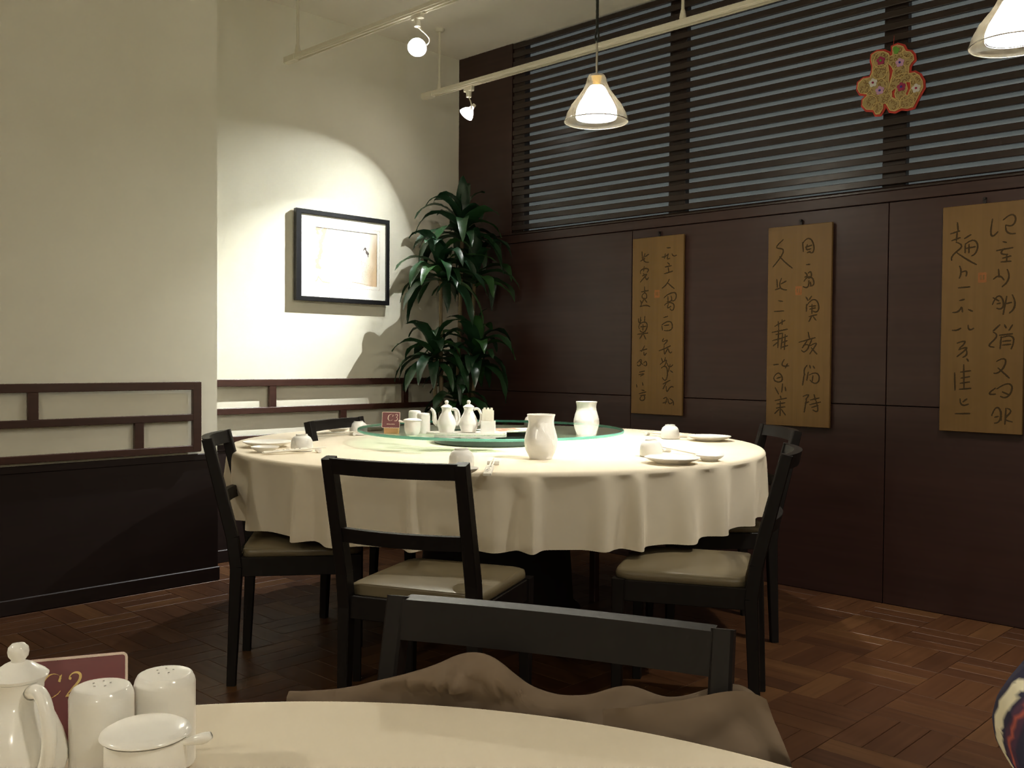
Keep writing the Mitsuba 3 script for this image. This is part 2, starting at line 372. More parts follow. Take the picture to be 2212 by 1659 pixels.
track_head(-0.95, 2.887, (-2.55, 2.72, 0.80), 'unseen track spotlight above the upper edge, placed to light the far table', (60, 57, 50), (UNSEEN_TABLE_SPOT, 24, 4))  # out of view; lights the tableware from the right

# ------------------------------------------------------------------ pendant lamps
def pendant(x, y, zb, label, group=None, scale=1.0, gain=1.0, down=1.0):
    t = thing('pendant_lamp', label, 'lamp', group)
    s = scale
    def L(p, **k): return lathe([(r * s, z * s) for r, z in p], 56, (x, y, zb), **k)
    part(t, 'glass_shade', L([(0.137, 0.0), (0.136, 0.008), (0.128, 0.035), (0.108, 0.072), (0.082, 0.105), (0.060, 0.135), (0.047, 0.162), (0.042, 0.185), (0.034, 0.199), (0.010, 0.202)]), 'glass', True, label='clear glass bell shade')
    part(t, 'glass_rim', L([(0.1375, -0.002), (0.1395, 0.0), (0.1375, 0.002), (0.1355, 0.0), (0.1375, -0.002)]), 'metal', True)
    k = part(t, 'opal_bell', L([(0.086, 0.014), (0.089, 0.020), (0.088, 0.045), (0.079, 0.070), (0.064, 0.096), (0.050, 0.120), (0.038, 0.142), (0.030, 0.152), (0.012, 0.156)]), 'glass_white', True, label='glowing white inner bell')
    scene[k]['emitter'] = {'type': 'area', 'radiance': rgb([q_ * gain for q_ in PENDANT_BELL])}
    v = L([(0.0, 0.018), (0.083, 0.018)])
    k = part(t, 'bulb_face', v, 'glass_white')
    scene[k]['emitter'] = {'type': 'area', 'radiance': rgb([q_ * down for q_ in PENDANT_DOWN])}
    scene[numbered('lamp_beam')] = {'type': 'spot', 'intensity': rgb([q_ * down for q_ in PENDANT_SPOT]), 'cutoff_angle': 38, 'beam_width': 6, 'to_world': T().look_at(origin=[x, y, zb + 0.012], target=[x, y, 0], up=[1, 0, 0])}
    part(t, 'collar', L([(0.0, 0.158), (0.016, 0.158), (0.018, 0.180), (0.024, 0.194), (0.0, 0.197)]), 'brass', 40)
    part(t, 'stem', tube([(x, y, zb + 0.19 * s), (x, y, zb + 0.345)], 0.005, 10), 'metal', True)
    z0 = zb + 0.34
    cord = [tube([(x + e, y - e, z0 + 0.05), (x + e, y - e, ZC)], 0.0055, 8) for e in (-0.0055, 0.0055)]
    loop = tube([(x + 0.015 * math.sin(a), y - 0.008 * math.sin(a), z0 + 0.028 - 0.028 * math.cos(a)) for a in np.linspace(0, 2 * np.pi, 24)], 0.0045, 8)
    part(t, 'cord', cat(cord, loop), 'cord', 40)
    part(t, 'canopy', lathe([(0.0, -0.03), (0.02, -0.03), (0.05, -0.012), (0.055, 0.0), (0, 0)], 32, (x, y, ZC)), 'track', 40)
pendant(-2.652, 3.247, 2.132, 'pendant lamp with clear glass bell hanging above the far round table')
pendant(-1.041, 3.444, 2.153, 'pendant lamp cut by the top right corner, near the golden ornament')
for x, y, dn in ((0.55, 0.75, 0.88), (-1.9, -0.9, 1.3), (1.5, -1.6, 1.3)):  # unseen lamps, bells brightened to light walls, ceiling and near table
    pendant(x, y, 2.14, 'unseen pendant lamp out of view, placed to light the room', 'unseen pendant lamps out of view, placed to light the room', gain=11.0, down=dn)

# ------------------------------------------------------------------ framed picture
pic = thing('framed_picture', 'black-framed ink painting with wide white mat on the white wall', 'picture')
y0, y1, z0, z1 = 3.052, 3.722, 1.430, 1.951
xb, xf = XB + 0.010, XB + 0.037
part(pic, 'frame', cat(box(xb, xf, y0, y0 + 0.036, z0, z1, 0.002), box(xb, xf, y1 - 0.026, y1, z0, z1, 0.002),
                       box(xb, xf, y0 + 0.03, y1 - 0.02, z1 - 0.026, z1, 0.002), box(xb, xf, y0 + 0.03, y1 - 0.02, z0, z0 + 0.026, 0.002)), 'black_gloss')
hy0, hy1, hz0, hz1 = 3.186, 3.632, 1.538, 1.858
outer, hole = sbox(y0 + 0.03, z0 + 0.02, y1 - 0.02, z1 - 0.02), sbox(hy0, hz0, hy1, hz1)
def on_wall_b(poly, x, t): return frame_map(extrude(poly, t), (x, 0, 0), (0, 1, 0), (0, 0, 1), (1, 0, 0))
part(pic, 'mat', on_wall_b(outer.difference(hole), XB + 0.024, 0.003), 'passepartout', label='wide white mat')
ring = sbox(hy0 - 0.020, hz0 - 0.020, hy1 + 0.020, hz1 + 0.020)
part(pic, 'mat_line', on_wall_b(ring.difference(ring.buffer(-0.0012)), XB + 0.0270, 0.0003), 'print_tree')
part(pic, 'backing', box(XB + 0.001, XB + 0.018, y0 + 0.03, y1 - 0.02, z0 + 0.02, z1 - 0.02, 0), 'dark')
pr = part(pic, 'print', on_wall_b(sbox(hy0 - 0.01, hz0 - 0.01, hy1 + 0.01, hz1 + 0.01), XB + 0.020, 0.003), 'print', label='pale ink painting of a tree and a bird')
r2 = np.random.default_rng(3)
tree = []
trunk = curve([(3.215, 1.625), (3.205, 1.66), (3.222, 1.70), (3.226, 1.74), (3.222, 1.775), (3.242, 1.80), (3.248, 1.835), (3.262, 1.856)], 40)
for i, (a, b) in enumerate(trunk):
    tree.append(Point(a + r2.normal(0, .003), b).buffer(0.010 + 0.004 * math.sin(i * 1.3), quad_segs=3))
for a, b in ((3.20, 1.845), (3.215, 1.85), (3.24, 1.84), (3.205, 1.825), (3.255, 1.84)):
    tree.append(Point(a, b).buffer(0.011, quad_segs=3))
for q in ([(3.24, 1.81), (3.215, 1.79), (3.20, 1.80)], [(3.225, 1.83), (3.20, 1.80)], [(3.262, 1.84), (3.285, 1.856)]): tree.append(stroke(q, 0.0016))
part(pr, 'tree', on_wall_b(unary_union(tree).intersection(hole), XB + 0.023, 0.0004), 'print_tree')
rock = unary_union([stroke([(3.192, 1.545), (3.205, 1.56), (3.21, 1.575), (3.225, 1.558), (3.24, 1.545), (3.29, 1.541)], 0.0035), stroke([(3.45, 1.556), (3.50, 1.553), (3.56, 1.546), (3.60, 1.545)], 0.002)])
part(pr, 'rock', on_wall_b(rock.intersection(hole), XB + 0.023, 0.0004), 'print_tree')
bird = unary_union([Point(3.545, 1.762).buffer(0.008), stroke([(3.536, 1.760), (3.533, 1.751)], 0.002), stroke([(3.547, 1.757), (3.558, 1.744)], 0.003), stroke([(3.556, 1.742), (3.566, 1.733)], 0.008), stroke([(3.565, 1.728), (3.567, 1.716)], 0.003)])
part(pr, 'bird', on_wall_b(bird, XB + 0.023, 0.0005), 'ink_soft')
grass = unary_union([stroke(curve([(3.52 + 0.012 * i, 1.56), (3.525 + 0.011 * i, 1.63), (3.515 + 0.014 * i, 1.69 - 0.006 * i)], 8), 0.0008) for i in range(8)])
part(pr, 'reeds', on_wall_b(grass.intersection(hole), XB + 0.023, 0.0003), 'print_tree')

# ------------------------------------------------------------------ calligraphy boards
PIX = {}
PIX[1] = dict(q=(80, 495, 140, 105, 1560, 1580), c=[
 [[(365,215),(390,215)],[(325,290),(350,285),(375,265)],[(350,265),(345,300)],[(375,270),(370,305),(385,300)],[(405,265),(415,280),(440,275)]],
 [[(370,335),(385,350)],[(350,370),(400,360)],[(375,375),(380,405)],[(345,425),(410,405)]],
 [[(385,470),(370,500),(330,540)],[(372,498),(400,525),(425,545)]],
 [[(345,620),(360,605),(440,590),(440,620),(400,640)],[(375,610),(378,645)],[(400,605),(405,640),(370,650)],[(350,680),(400,660),(425,680),(415,720),(395,710)],[(380,670),(375,700),(400,690)]],
 [[(345,780),(375,770)],[(330,850),(335,880)],[(330,840),(370,815),(405,820),(410,870),(390,885),(350,885)],[(350,845),(385,840)]],
 [[(345,950),(335,970)],[(340,975),(375,965),(350,1000)],[(310,1050),(360,1030),(400,1010)],[(350,1010),(365,1060),(380,1035),(395,1065),(410,1060)]],
 [[(330,1110),(340,1140)],[(360,1105),(355,1135)],[(320,1160),(370,1130),(350,1180)],[(375,1150),(395,1180),(420,1165)],[(400,1160),(385,1220)],[(330,1190),(370,1185),(360,1290),(340,1270)],[(400,1210),(420,1225)]],
 [[(345,1320),(400,1290)],[(370,1310),(345,1360)],[(370,1340),(380,1380),(400,1350),(425,1345)]],
 [[(350,1440),(370,1430),(365,1480)],[(345,1475),(375,1465)],[(385,1440),(400,1480),(420,1470)],[(400,1440),(425,1460),(430,1490)]],
 [[(160,245),(165,310)],[(150,320),(185,300)],[(185,260),(180,320),(215,330)],[(185,285),(215,265)]],
 [[(180,365),(175,400)],[(150,420),(150,400),(215,390),(205,410)],[(165,440),(200,430),(170,465),(150,490)],[(190,445),(205,470),(215,455)],[(175,420),(180,440)]],
 [[(185,530),(185,575)],[(160,570),(215,560)],[(165,600),(200,590),(200,620),(170,620),(165,600)],[(185,620),(165,660)],[(185,630),(205,655)],[(150,640),(160,670),(150,690)],[(155,690),(190,680),(230,690)]],
 [[(135,790),(145,820),(160,800)],[(155,775),(150,830)],[(190,770),(185,820)],[(145,870),(150,830),(205,825),(200,880),(150,885)],[(175,835),(175,880)],[(155,855),(200,850)],[(130,915),(215,905)],[(175,910),(150,950)],[(180,915),(200,955)]],
 [[(190,1010),(165,1055)],[(155,1050),(210,1035)],[(185,1060),(190,1085),(205,1070)]],
 [[(130,1150),(165,1130),(150,1170),(130,1165)],[(145,1130),(175,1160)],[(185,1150),(205,1140),(210,1160),(185,1165)]],
 [[(150,1225),(190,1215)],[(145,1245),(185,1240),(160,1255)]],
 [[(125,1325),(130,1345)],[(175,1310),(180,1330)]],
 [[(170,1370),(190,1375)],[(150,1400),(205,1385)],[(160,1415),(200,1410)],[(160,1430),(195,1425),(190,1450),(160,1450),(160,1430)]]])
PIX[2] = dict(q=(80, 550, 120, 72, 1575, 1592), c=[
 [[(340,225),(345,290)],[(345,225),(410,215),(410,300),(390,295)],[(375,240),(370,275),(400,270)],[(360,260),(405,245)],[(375,300),(395,290)]],
 [[(370,388),(395,385)]],
 [[(360,445),(375,470),(360,480)],[(385,450),(400,440),(405,475),(385,485)],[(355,510),(420,495),(425,530),(400,545)],[(390,505),(375,555),(350,550)],[(400,515),(405,545)]],
 [[(370,625),(385,650)],[(410,620),(395,645)],[(375,680),(375,730)],[(380,685),(460,675),(455,730),(425,730)],[(395,695),(440,690)],[(400,715),(440,705)],[(415,680),(415,745)],[(395,770),(450,755)],[(415,765),(395,805)],[(425,770),(445,795)]],
 [[(390,885),(400,930)],[(325,960),(440,925)],[(385,945),(350,1000)],[(355,985),(395,990),(360,1030),(345,1020)],[(420,930),(400,985)],[(405,985),(450,970),(420,1020),(405,1045)],[(415,1000),(455,1045)]],
 [[(385,1130),(365,1170),(370,1200)],[(365,1200),(355,1275)],[(405,1130),(410,1150)],[(430,1135),(440,1150)],[(395,1180),(385,1240)],[(405,1200),(475,1220),(470,1245),(410,1240)],[(430,1205),(425,1245)]],
 [[(360,1360),(400,1350),(380,1380)],[(385,1380),(370,1475)],[(375,1410),(400,1400)],[(440,1345),(450,1385)],[(415,1385),(475,1370)],[(410,1420),(485,1400)],[(450,1380),(455,1470),(435,1460)],[(425,1440),(470,1425)]],
 [[(195,205),(165,270),(190,275),(150,370),(120,405)],[(170,330),(210,370),(265,412)]],
 [[(150,500),(155,555)],[(140,575),(180,560)],[(185,490),(180,560),(225,575)],[(185,530),(220,510)]],
 [[(165,655),(195,660)],[(135,735),(205,730)]],
 [[(140,845),(215,800)],[(165,810),(170,850)],[(195,795),(195,830)],[(120,890),(235,865)],[(150,905),(200,895)],[(170,860),(165,1000)],[(125,950),(200,930)],[(200,900),(190,1010)],[(200,930),(235,915)],[(195,965),(235,950)],[(195,1000),(240,985)],[(220,905),(215,1015)],[(130,990),(165,960)]],
 [[(135,1130),(170,1125)],[(215,1090),(200,1130),(250,1135)],[(240,1120),(225,1150)]],
 [[(145,1210),(150,1250),(200,1245),(190,1200),(150,1205)],[(160,1230),(190,1220)],[(150,1300),(175,1345)],[(205,1270),(200,1330)],[(225,1295),(230,1320)]],
 [[(190,1360),(195,1375)],[(150,1395),(235,1375)],[(165,1420),(225,1410)],[(190,1400),(190,1505)],[(160,1450),(225,1440)],[(180,1460),(150,1490)],[(200,1460),(230,1500)]]])
PIX[3] = dict(q=(50, 592, 100, 42, 1595, 1618), c=[
 [[(380,175),(390,285),(415,260)],[(450,180),(525,165),(520,200),(470,215)],[(465,215),(480,265),(525,270)]],
 [[(450,325),(470,330)],[(410,385),(510,365)],[(460,370),(440,400),(480,410)],[(475,415),(475,450)],[(450,435),(500,420)],[(440,460),(500,455)]],
 [[(425,510),(430,560)],[(395,575),(430,555),(460,580)],[(480,510),(490,570),(450,625)]],
 [[(395,700),(430,720)],[(390,745),(450,700),(450,770),(420,770)],[(420,740),(440,735)],[(480,690),(460,810)],[(515,680),(520,780),(500,800)],[(470,740),(510,730)]],
 [[(440,880),(400,920)],[(400,930),(420,960),(375,1020),(405,1030)],[(470,880),(480,900)],[(520,880),(500,915)],[(440,950),(520,940)],[(450,960),(445,1040)],[(455,965),(520,960),(515,1040)],[(460,990),(510,985)],[(460,1015),(510,1010)]],
 [[(425,1125),(480,1115),(450,1190),(410,1205)],[(435,1170),(505,1235)]],
 [[(420,1305),(385,1345),(420,1345)],[(430,1310),(525,1305),(490,1365),(455,1360)],[(465,1330),(500,1345)]],
 [[(400,1490),(445,1440),(445,1530),(420,1540)],[(420,1500),(440,1495)],[(460,1460),(460,1520)],[(500,1440),(520,1460),(490,1500),(530,1530)],[(490,1440),(485,1545)]],
 [[(150,200),(155,250)],[(105,275),(165,255)],[(115,320),(170,300)],[(150,260),(145,320)],[(145,330),(180,360),(130,410),(115,450)],[(200,305),(240,280)],[(205,340),(205,400)],[(210,340),(280,330),(275,400),(250,420)],[(230,345),(230,400)],[(215,370),(270,360)],[(150,400),(210,440),(280,478)]],
 [[(170,490),(180,530),(170,570)],[(185,530),(215,525),(215,555)],[(165,635),(240,628)]],
 [[(175,720),(205,712)],[(130,800),(170,790),(185,765)],[(190,765),(195,795)],[(235,780),(260,790)]],
 [[(130,920),(175,912),(185,905)],[(235,885),(245,915),(270,905)]],
 [[(165,1005),(215,995),(180,1040)],[(175,1050),(225,1035),(165,1095)],[(225,1050),(225,1085),(205,1100)],[(230,1110),(240,1125)]],
 [[(150,1205),(155,1320)],[(210,1150),(215,1310)],[(190,1200),(255,1190)],[(195,1240),(250,1230)],[(190,1275),(250,1265)],[(185,1315),(260,1308)]],
 [[(190,1380),(205,1420),(245,1415)],[(210,1400),(235,1380)]],
 [[(160,1480),(255,1478)]]])
BT = 0.016                                            # board thickness
for n_, (x0, x1, z0, z1, lab) in {1: (-3.2455, -2.9085, 0.808, 1.776, 'narrow wooden calligraphy board nearest the corner plant, on the dark wall'),
                                  2: (-2.411, -2.079, 0.788, 1.762, 'wooden calligraphy board in the middle of the three on the dark wall'),
                                  3: (-1.573, -1.240, 0.806, 1.775, 'wooden calligraphy board cut by the right edge, large brush writing')}.items():
    t = thing('calligraphy_board', lab, 'sign')
    part(t, 'board', box(x0, x1, YR - 0.008 - BT, YR - 0.008, z0, z1, 0.002), 'board')
    part(t, 'hook', cat(tube([((x0 + x1) / 2, YR, z1 + 0.024), ((x0 + x1) / 2, YR - 0.02, z1 + 0.022)], 0.006, 8), box((x0 + x1) / 2 - 0.006, (x0 + x1) / 2 + 0.006, YR - 0.012, YR - 0.006, z1 - 0.03, z1 + 0.024, 0)), 'dark')
    xl, xr, tl, trr, bl, br = PIX[n_]['q']
    def uv(p):
        u = (p[0] - xl) / (xr - xl)
        a, b = tl + (trr - tl) * u, bl + (br - bl) * u
        return (x0 + u * (x1 - x0), z1 - (p[1] - a) / (b - a) * (z1 - z0))
    for ch in PIX[n_]['c']:
        g = []
        for s_ in ch:
            q = curve([uv(p) for p in s_], 6 * len(s_))
            w = 0.0027 * (0.75 + 0.6 * np.sin(np.linspace(0.3, 2.7, len(q))))
            g += [LineString(q[i:i + 2]).buffer(w[i], quad_segs=2) for i in range(len(q) - 1)]
        part(t, 'character', frame_map(extrude(unary_union(g).simplify(0.0004), 0.0008), (0, YR - 0.008 - BT, 0), (1, 0, 0), (0, 0, 1), (0, -1, 0)), 'ink')
    cx_ = x0 + (x1 - x0) * 0.5
    part(t, 'seal', frame_map(extrude(sbox(cx_ - 0.013, z0 + 0.64, cx_ + 0.013, z0 + 0.675).buffer(0.004).difference(unary_union([sbox(cx_ - 0.009, z0 + 0.648, cx_ - 0.002, z0 + 0.668), sbox(cx_ + 0.002, z0 + 0.648, cx_ + 0.009, z0 + 0.668)])), 0.0004), (0, YR - 0.008 - BT, 0), (1, 0, 0), (0, 0, 1), (0, -1, 0)), 'seal')

# ------------------------------------------------------------------ golden new-year ornament
OUT = [(0.0247, 0.1496), (0.0511, 0.155), (0.0796, 0.1414), (0.092, 0.1168), (0.1121, 0.1104), (0.1263, 0.0915), (0.1307, 0.0668), (0.1171, 0.0538), (0.1093, 0.0435), (0.1078, 0.016), (0.1316, 0.0152), (0.1536, -0.0011), (0.1698, -0.0319), (0.1724, -0.0639), (0.1553, -0.0922), (0.14, -0.121), (0.1285, -0.1428), (0.1007, -0.1458), (0.0724, -0.1389), (0.0442, -0.148), (0.0195, -0.1396), (0.0025, -0.1083), (-0.0059, -0.1028), (-0.0055, -0.1231), (-0.0217, -0.1487), (-0.0447, -0.1468), (-0.0556, -0.1245), (-0.0896, -0.1165), (-0.1092, -0.0925), (-0.1075, -0.0639), (-0.0865, -0.0472), (-0.1209, -0.0367), (-0.1342, -0.0136), (-0.1304, 0.0188), (-0.105, 0.0344), (-0.0752, 0.0326), (-0.0671, 0.0514), (-0.0633, 0.0792), (-0.0722, 0.1056), (-0.0685, 0.1334), (-0.0435, 0.1443), (-0.0101, 0.1391), (0.0149, 0.1235), (0.02, 0.1103), (0.0274, 0.1128)]
orn = thing('new_year_ornament', 'golden red-edged blossom-shaped lucky character ornament hung on the window louvres', 'ornament')
OC = (-1.84, YR - 0.006, 2.375)
def orn_map(poly, d0, t): return frame_map(extrude(poly, t), (OC[0], OC[1] - d0, OC[2]), (1, 0, 0), (0, 0, 1), (0, -1, 0))
P0 = Polygon(OUT).buffer(0.002).buffer(-0.002)
holes = unary_union([Polygon(h).buffer(0.001) for h in ([(0.0117, 0.0718), (0.0227, 0.060), (0.0327, 0.0393), (0.0251, 0.0086), (0.0172, -0.01), (0.019, 0.030)], [(0.0946, -0.0251), (0.1106, -0.0282), (0.113, -0.0526), (0.0996, -0.0818), (0.0935, -0.0767), (0.1031, -0.0546)], [(0.0464, -0.0438), (0.0303, -0.0528), (0.0327, -0.0775), (0.0472, -0.0882), (0.0407, -0.0669)])])
part(orn, 'red_backing', orn_map(P0.buffer(0.006), 0.0, 0.004), 'red_foil', label='red foil backing that shows as a thin edge')
body = P0.buffer(-0.003).difference(holes)
part(orn, 'gold_face', orn_map(body, 0.004, 0.004), 'gold')
part(orn, 'gold_rim', orn_map(body.difference(body.buffer(-0.003)), 0.008, 0.003), 'gold_bright')
for a, b, rr in ((-0.021, 0.099, 0.037), (0.055, 0.132, 0.026), (0.100, 0.107, 0.025), (-0.026, 0.045, 0.034), (-0.097, -0.008, 0.034), (-0.031, -0.022, 0.038), (0.077, -0.042, 0.062), (0.139, -0.033, 0.033), (-0.072, -0.085, 0.034), (-0.035, -0.115, 0.026), (0.039, -0.113, 0.030), (0.098, -0.112, 0.032), (0.062, 0.030, 0.032)):
    part(orn, 'petal_rim', orn_map(Point(a, b).buffer(rr).difference(Point(a, b).buffer(rr - 0.0026)).intersection(body), 0.008, 0.0026), 'gold_bright')
r3 = np.random.default_rng(11)
sw = []
FL = [(-0.0226, 0.0951), (0.0647, 0.0688), (-0.057, 0.0024), (-0.0249, -0.0384), (0.0727, -0.0408), (0.1389, -0.0595)]
inner = body.buffer(-0.010)
taken = []
for _ in range(1500):
    c = r3.uniform([-0.13, -0.145], [0.17, 0.15])
    if not inner.contains(Point(c)) or min(np.hypot(*(np.array(c) - f_)) for f_ in FL) < 0.024: continue
    a0, rr = r3.uniform(0, 6.28), r3.uniform(0.004, 0.0085)
    if any(np.hypot(*(c - o_)) < rr + ro + 0.002 for o_, ro in taken): continue
    taken.append((c, rr))
    sw.append(stroke([(c[0] + rr * math.cos(a0 + a), c[1] + rr * math.sin(a0 + a)) for a in np.linspace(0, 4.6, 10)], 0.0016, 2))
labels[part(orn, 'scroll_pattern', orn_map(unary_union(sw).intersection(body), 0.008, 0.0012), 'gold_dark')] = {'kind': 'stuff'}
for (a, b), m_, bead in zip(FL, ('petal_red', 'petal_pink', 'petal_white', 'petal_pink', 'petal_red', 'petal_white'), ('bead_green', 'bead_blue', 'petal_red', 'bead_blue', 'bead_blue', 'petal_red')):
    pet = unary_union([Point(a + 0.012 * math.cos(k * 1.2566 + 0.4), b + 0.012 * math.sin(k * 1.2566 + 0.4)).buffer(0.0082, quad_segs=5) for k in range(5)])
    fk = part(orn, 'flower', orn_map(pet, 0.008, 0.004), m_)
    part(fk, 'bead', orn_map(Point(a, b).buffer(0.005, quad_segs=6), 0.012, 0.003), bead)
part(orn, 'leaf', orn_map(unary_union([Point(0.052 + e, 0.128 + g).buffer(0.010, quad_segs=4) for e, g in ((0, 0), (-0.01, 0.007), (-0.006, -0.008))]), 0.008, 0.003), 'bead_green')
part(orn, 'hanger', tube([(OC[0] + 0.03, OC[1] - 0.001, OC[2] + 0.15), (OC[0] + 0.03, OC[1] + 0.006, OC[2] + 0.20)], 0.0012, 6), 'red_foil')

# ------------------------------------------------------------------ chairs
CH = 0.83
def chair_meshes(W=0.198, pw=0.036, pd=0.040, sag=0.030):
                                              # half width at the post centres
    P = {}
    rear = []
    for s in (-1, 1):
        lower = beam((s * W, -0.222, 0.0), (s * W, -0.205, 0.40), 0.028, 0.030, (0, 1, 0), pw, pd)
        mid = beam((s * W, -0.205, 0.40), (s * W, -0.218, 0.50), pw, pd, (0, 1, 0))
        upper = beam((s * W, -0.218, 0.50), (s * W, -0.300, CH), pw, pd, (0, 1, 0), pw * 0.95, pd * 0.85)
        rear.append(cat(lower, mid, upper))
    front = [beam((s * W, 0.195, 0.0), (s * W, 0.190, 0.435), 0.028, 0.028, (0, 1, 0), 0.040, 0.040) for s in (-1, 1)]
    def bowed(z0, h, y0, th, sag):
        n = 9; v = []; f = []
        for i in range(n):
            u = -1 + 2 * i / (n - 1)
            yy = y0 - sag * (1 - u * u)
            for dy, dz in ((-th / 2, -h / 2), (th / 2, -h / 2), (th / 2, h / 2), (-th / 2, h / 2)):
                v.append((u * (W - 0.008), yy + dy - 0.22 * (dz), z0 + dz))
        for i in range(n - 1):
            for j in range(4):
                a, b = i * 4 + j, i * 4 + (j + 1) % 4
                f += [[a, b, b + 4], [a, b + 4, a + 4]]
        e = (n - 1) * 4
        f += [[0, 2, 1], [0, 3, 2], [e, e + 1, e + 2], [e, e + 2, e + 3]]
        return tm(v, f)
    top = bowed(CH - 0.022, 0.043, -0.296, 0.026, sag)
    low = bowed(0.612, 0.040, -0.245, 0.022, 0.028)
    apron = [box(-W, W, 0.178, 0.200, 0.368, 0.432, 0.002), box(-W, W, -0.215, -0.193, 0.368, 0.432, 0.002),
             box(-W - 0.012, -W + 0.010, -0.2, 0.19, 0.368, 0.432, 0.002), box(W - 0.010, W + 0.012, -0.2, 0.19, 0.368, 0.432, 0.002)]
    # cushion: rounded square, slightly domed
    n, k = 18, 18
    v, f = [], []
    prof = [(0.965, 0.430), (1.0, 0.437), (1.0, 0.448), (0.985, 0.457), (0.93, 0.463), (0.7, 0.467), (0.35, 0.469), (0.0, 0.470)]
    m = 64
    for sc, z in prof:
        for a in np.linspace(0, 2 * np.pi, m, endpoint=False):
            c, s_ = math.cos(a), math.sin(a)
            q = (abs(c) ** 12 + abs(s_) ** 12) ** (-1 / 12)
            v.append(((W + 0.007) * sc * c * q, 0.205 * sc * s_ * q + 0.003, z))
    for i in range(len(prof) - 1):
        for j in range(m):
            b = (j + 1) % m
            f += [[i * m + j, i * m + b, (i + 1) * m + b], [i * m + j, (i + 1) * m + b, (i + 1) * m + j]]
    seat = tm(v, f)
    seat.vertices[:, 1] = np.maximum(seat.vertices[:, 1], -0.185)
    return dict(rear=rear, front=front, top=top, low=low, apron=apron, seat=seat)
CM = chair_meshes()
CM_NEAR = chair_meshes(0.182, 0.024, 0.030, 0.008)
def chair(mid_top, facing, label, group='chairs around the far round table', CM=CM):
    """mid_top: plan position of the top rail's middle; facing: plan direction the sitter looks."""
    f_ = np.array(facing, float); f_ /= np.linalg.norm(f_)
    o = np.array(mid_top) + f_ * 0.30
    rz = math.atan2(-f_[0], f_[1])
    t = thing('dining_chair', label, 'chair', group)
    P = lambda m: move(m, (o[0], o[1], 0), rz)
    part(t, 'seat', P(CM['seat']), 'vinyl', 50, label='tan cushioned seat')
    for m in CM['rear']: part(t, 'rear_post', P(m), 'chair')
    for m in CM['front']: part(t, 'leg', P(m), 'chair')
    part(t, 'top_rail', P(CM['top']), 'chair', 40)
    part(t, 'lower_rail', P(CM['low']), 'chair', 40)
    for m in CM['apron']: part(t, 'apron', P(m), 'chair')
    return t
chair((-1.995, 1.608), (-0.393, 0.92), 'black wooden chair with open back standing in front of the far table')
chair((-3.104, 1.706), (0.61, 0.79), 'black wooden chair at the left side of the far table, seat half under the cloth')
chair((-1.455, 2.735), (-0.888, -0.46), 'black wooden chair with shiny tan seat turned sideways right of the far table')
chair((-1.955, 3.605), (-0.68, -0.733), 'black wooden chair between far table and the middle calligraphy board')
chair((-3.535, 2.515), (0.92, 0.36), 'black wooden chair whose top rail shows behind the left plates, before the lattice')
chair((-0.682, 0.768), (0.405, -0.914), 'dark wooden chair tucked under the near table, coat over its back', None, CM_NEAR)

# ------------------------------------------------------------------ tables and cloths
def table(c, R, z, label, pedestal):
    t = thing('round_table', label, 'table')
    part(t, 'tabletop', lathe([(0, z - 0.034), (R - 0.012, z - 0.034), (R - 0.008, z - 0.02), (R - 0.012, z - 0.006), (0, z - 0.006)], 72, (*c, 0)), 'dark')
    if pedestal:
        part(t, 'support_leg', beam((-2.765, 3.402, 0.0), (-2.765, 3.402, z - 0.034), 0.034, 0.034, (0, 1, 0)), 'trim_y', label='reddish wooden support leg')
        part(t, 'pedestal', lathe([(0, 0.0), (0.36, 0.0), (0.36, 0.05), (0.33, 0.07), (0.31, 0.35), (0.33, z - 0.034), (0, z - 0.034)], 40, (*c, 0)), 'dark', 40)
    else:
        part(t, 'column', lathe([(0, 0.06), (0.05, 0.06), (0.045, z - 0.034), (0, z - 0.034)], 28, (*c, 0)), 'dark', 40)
        part(t, 'base_plate', lathe([(0, 0.0), (0.27, 0.0), (0.27, 0.015), (0.06, 0.06), (0, 0.06)], 40, (*c, 0)), 'dark', 40)
    return t
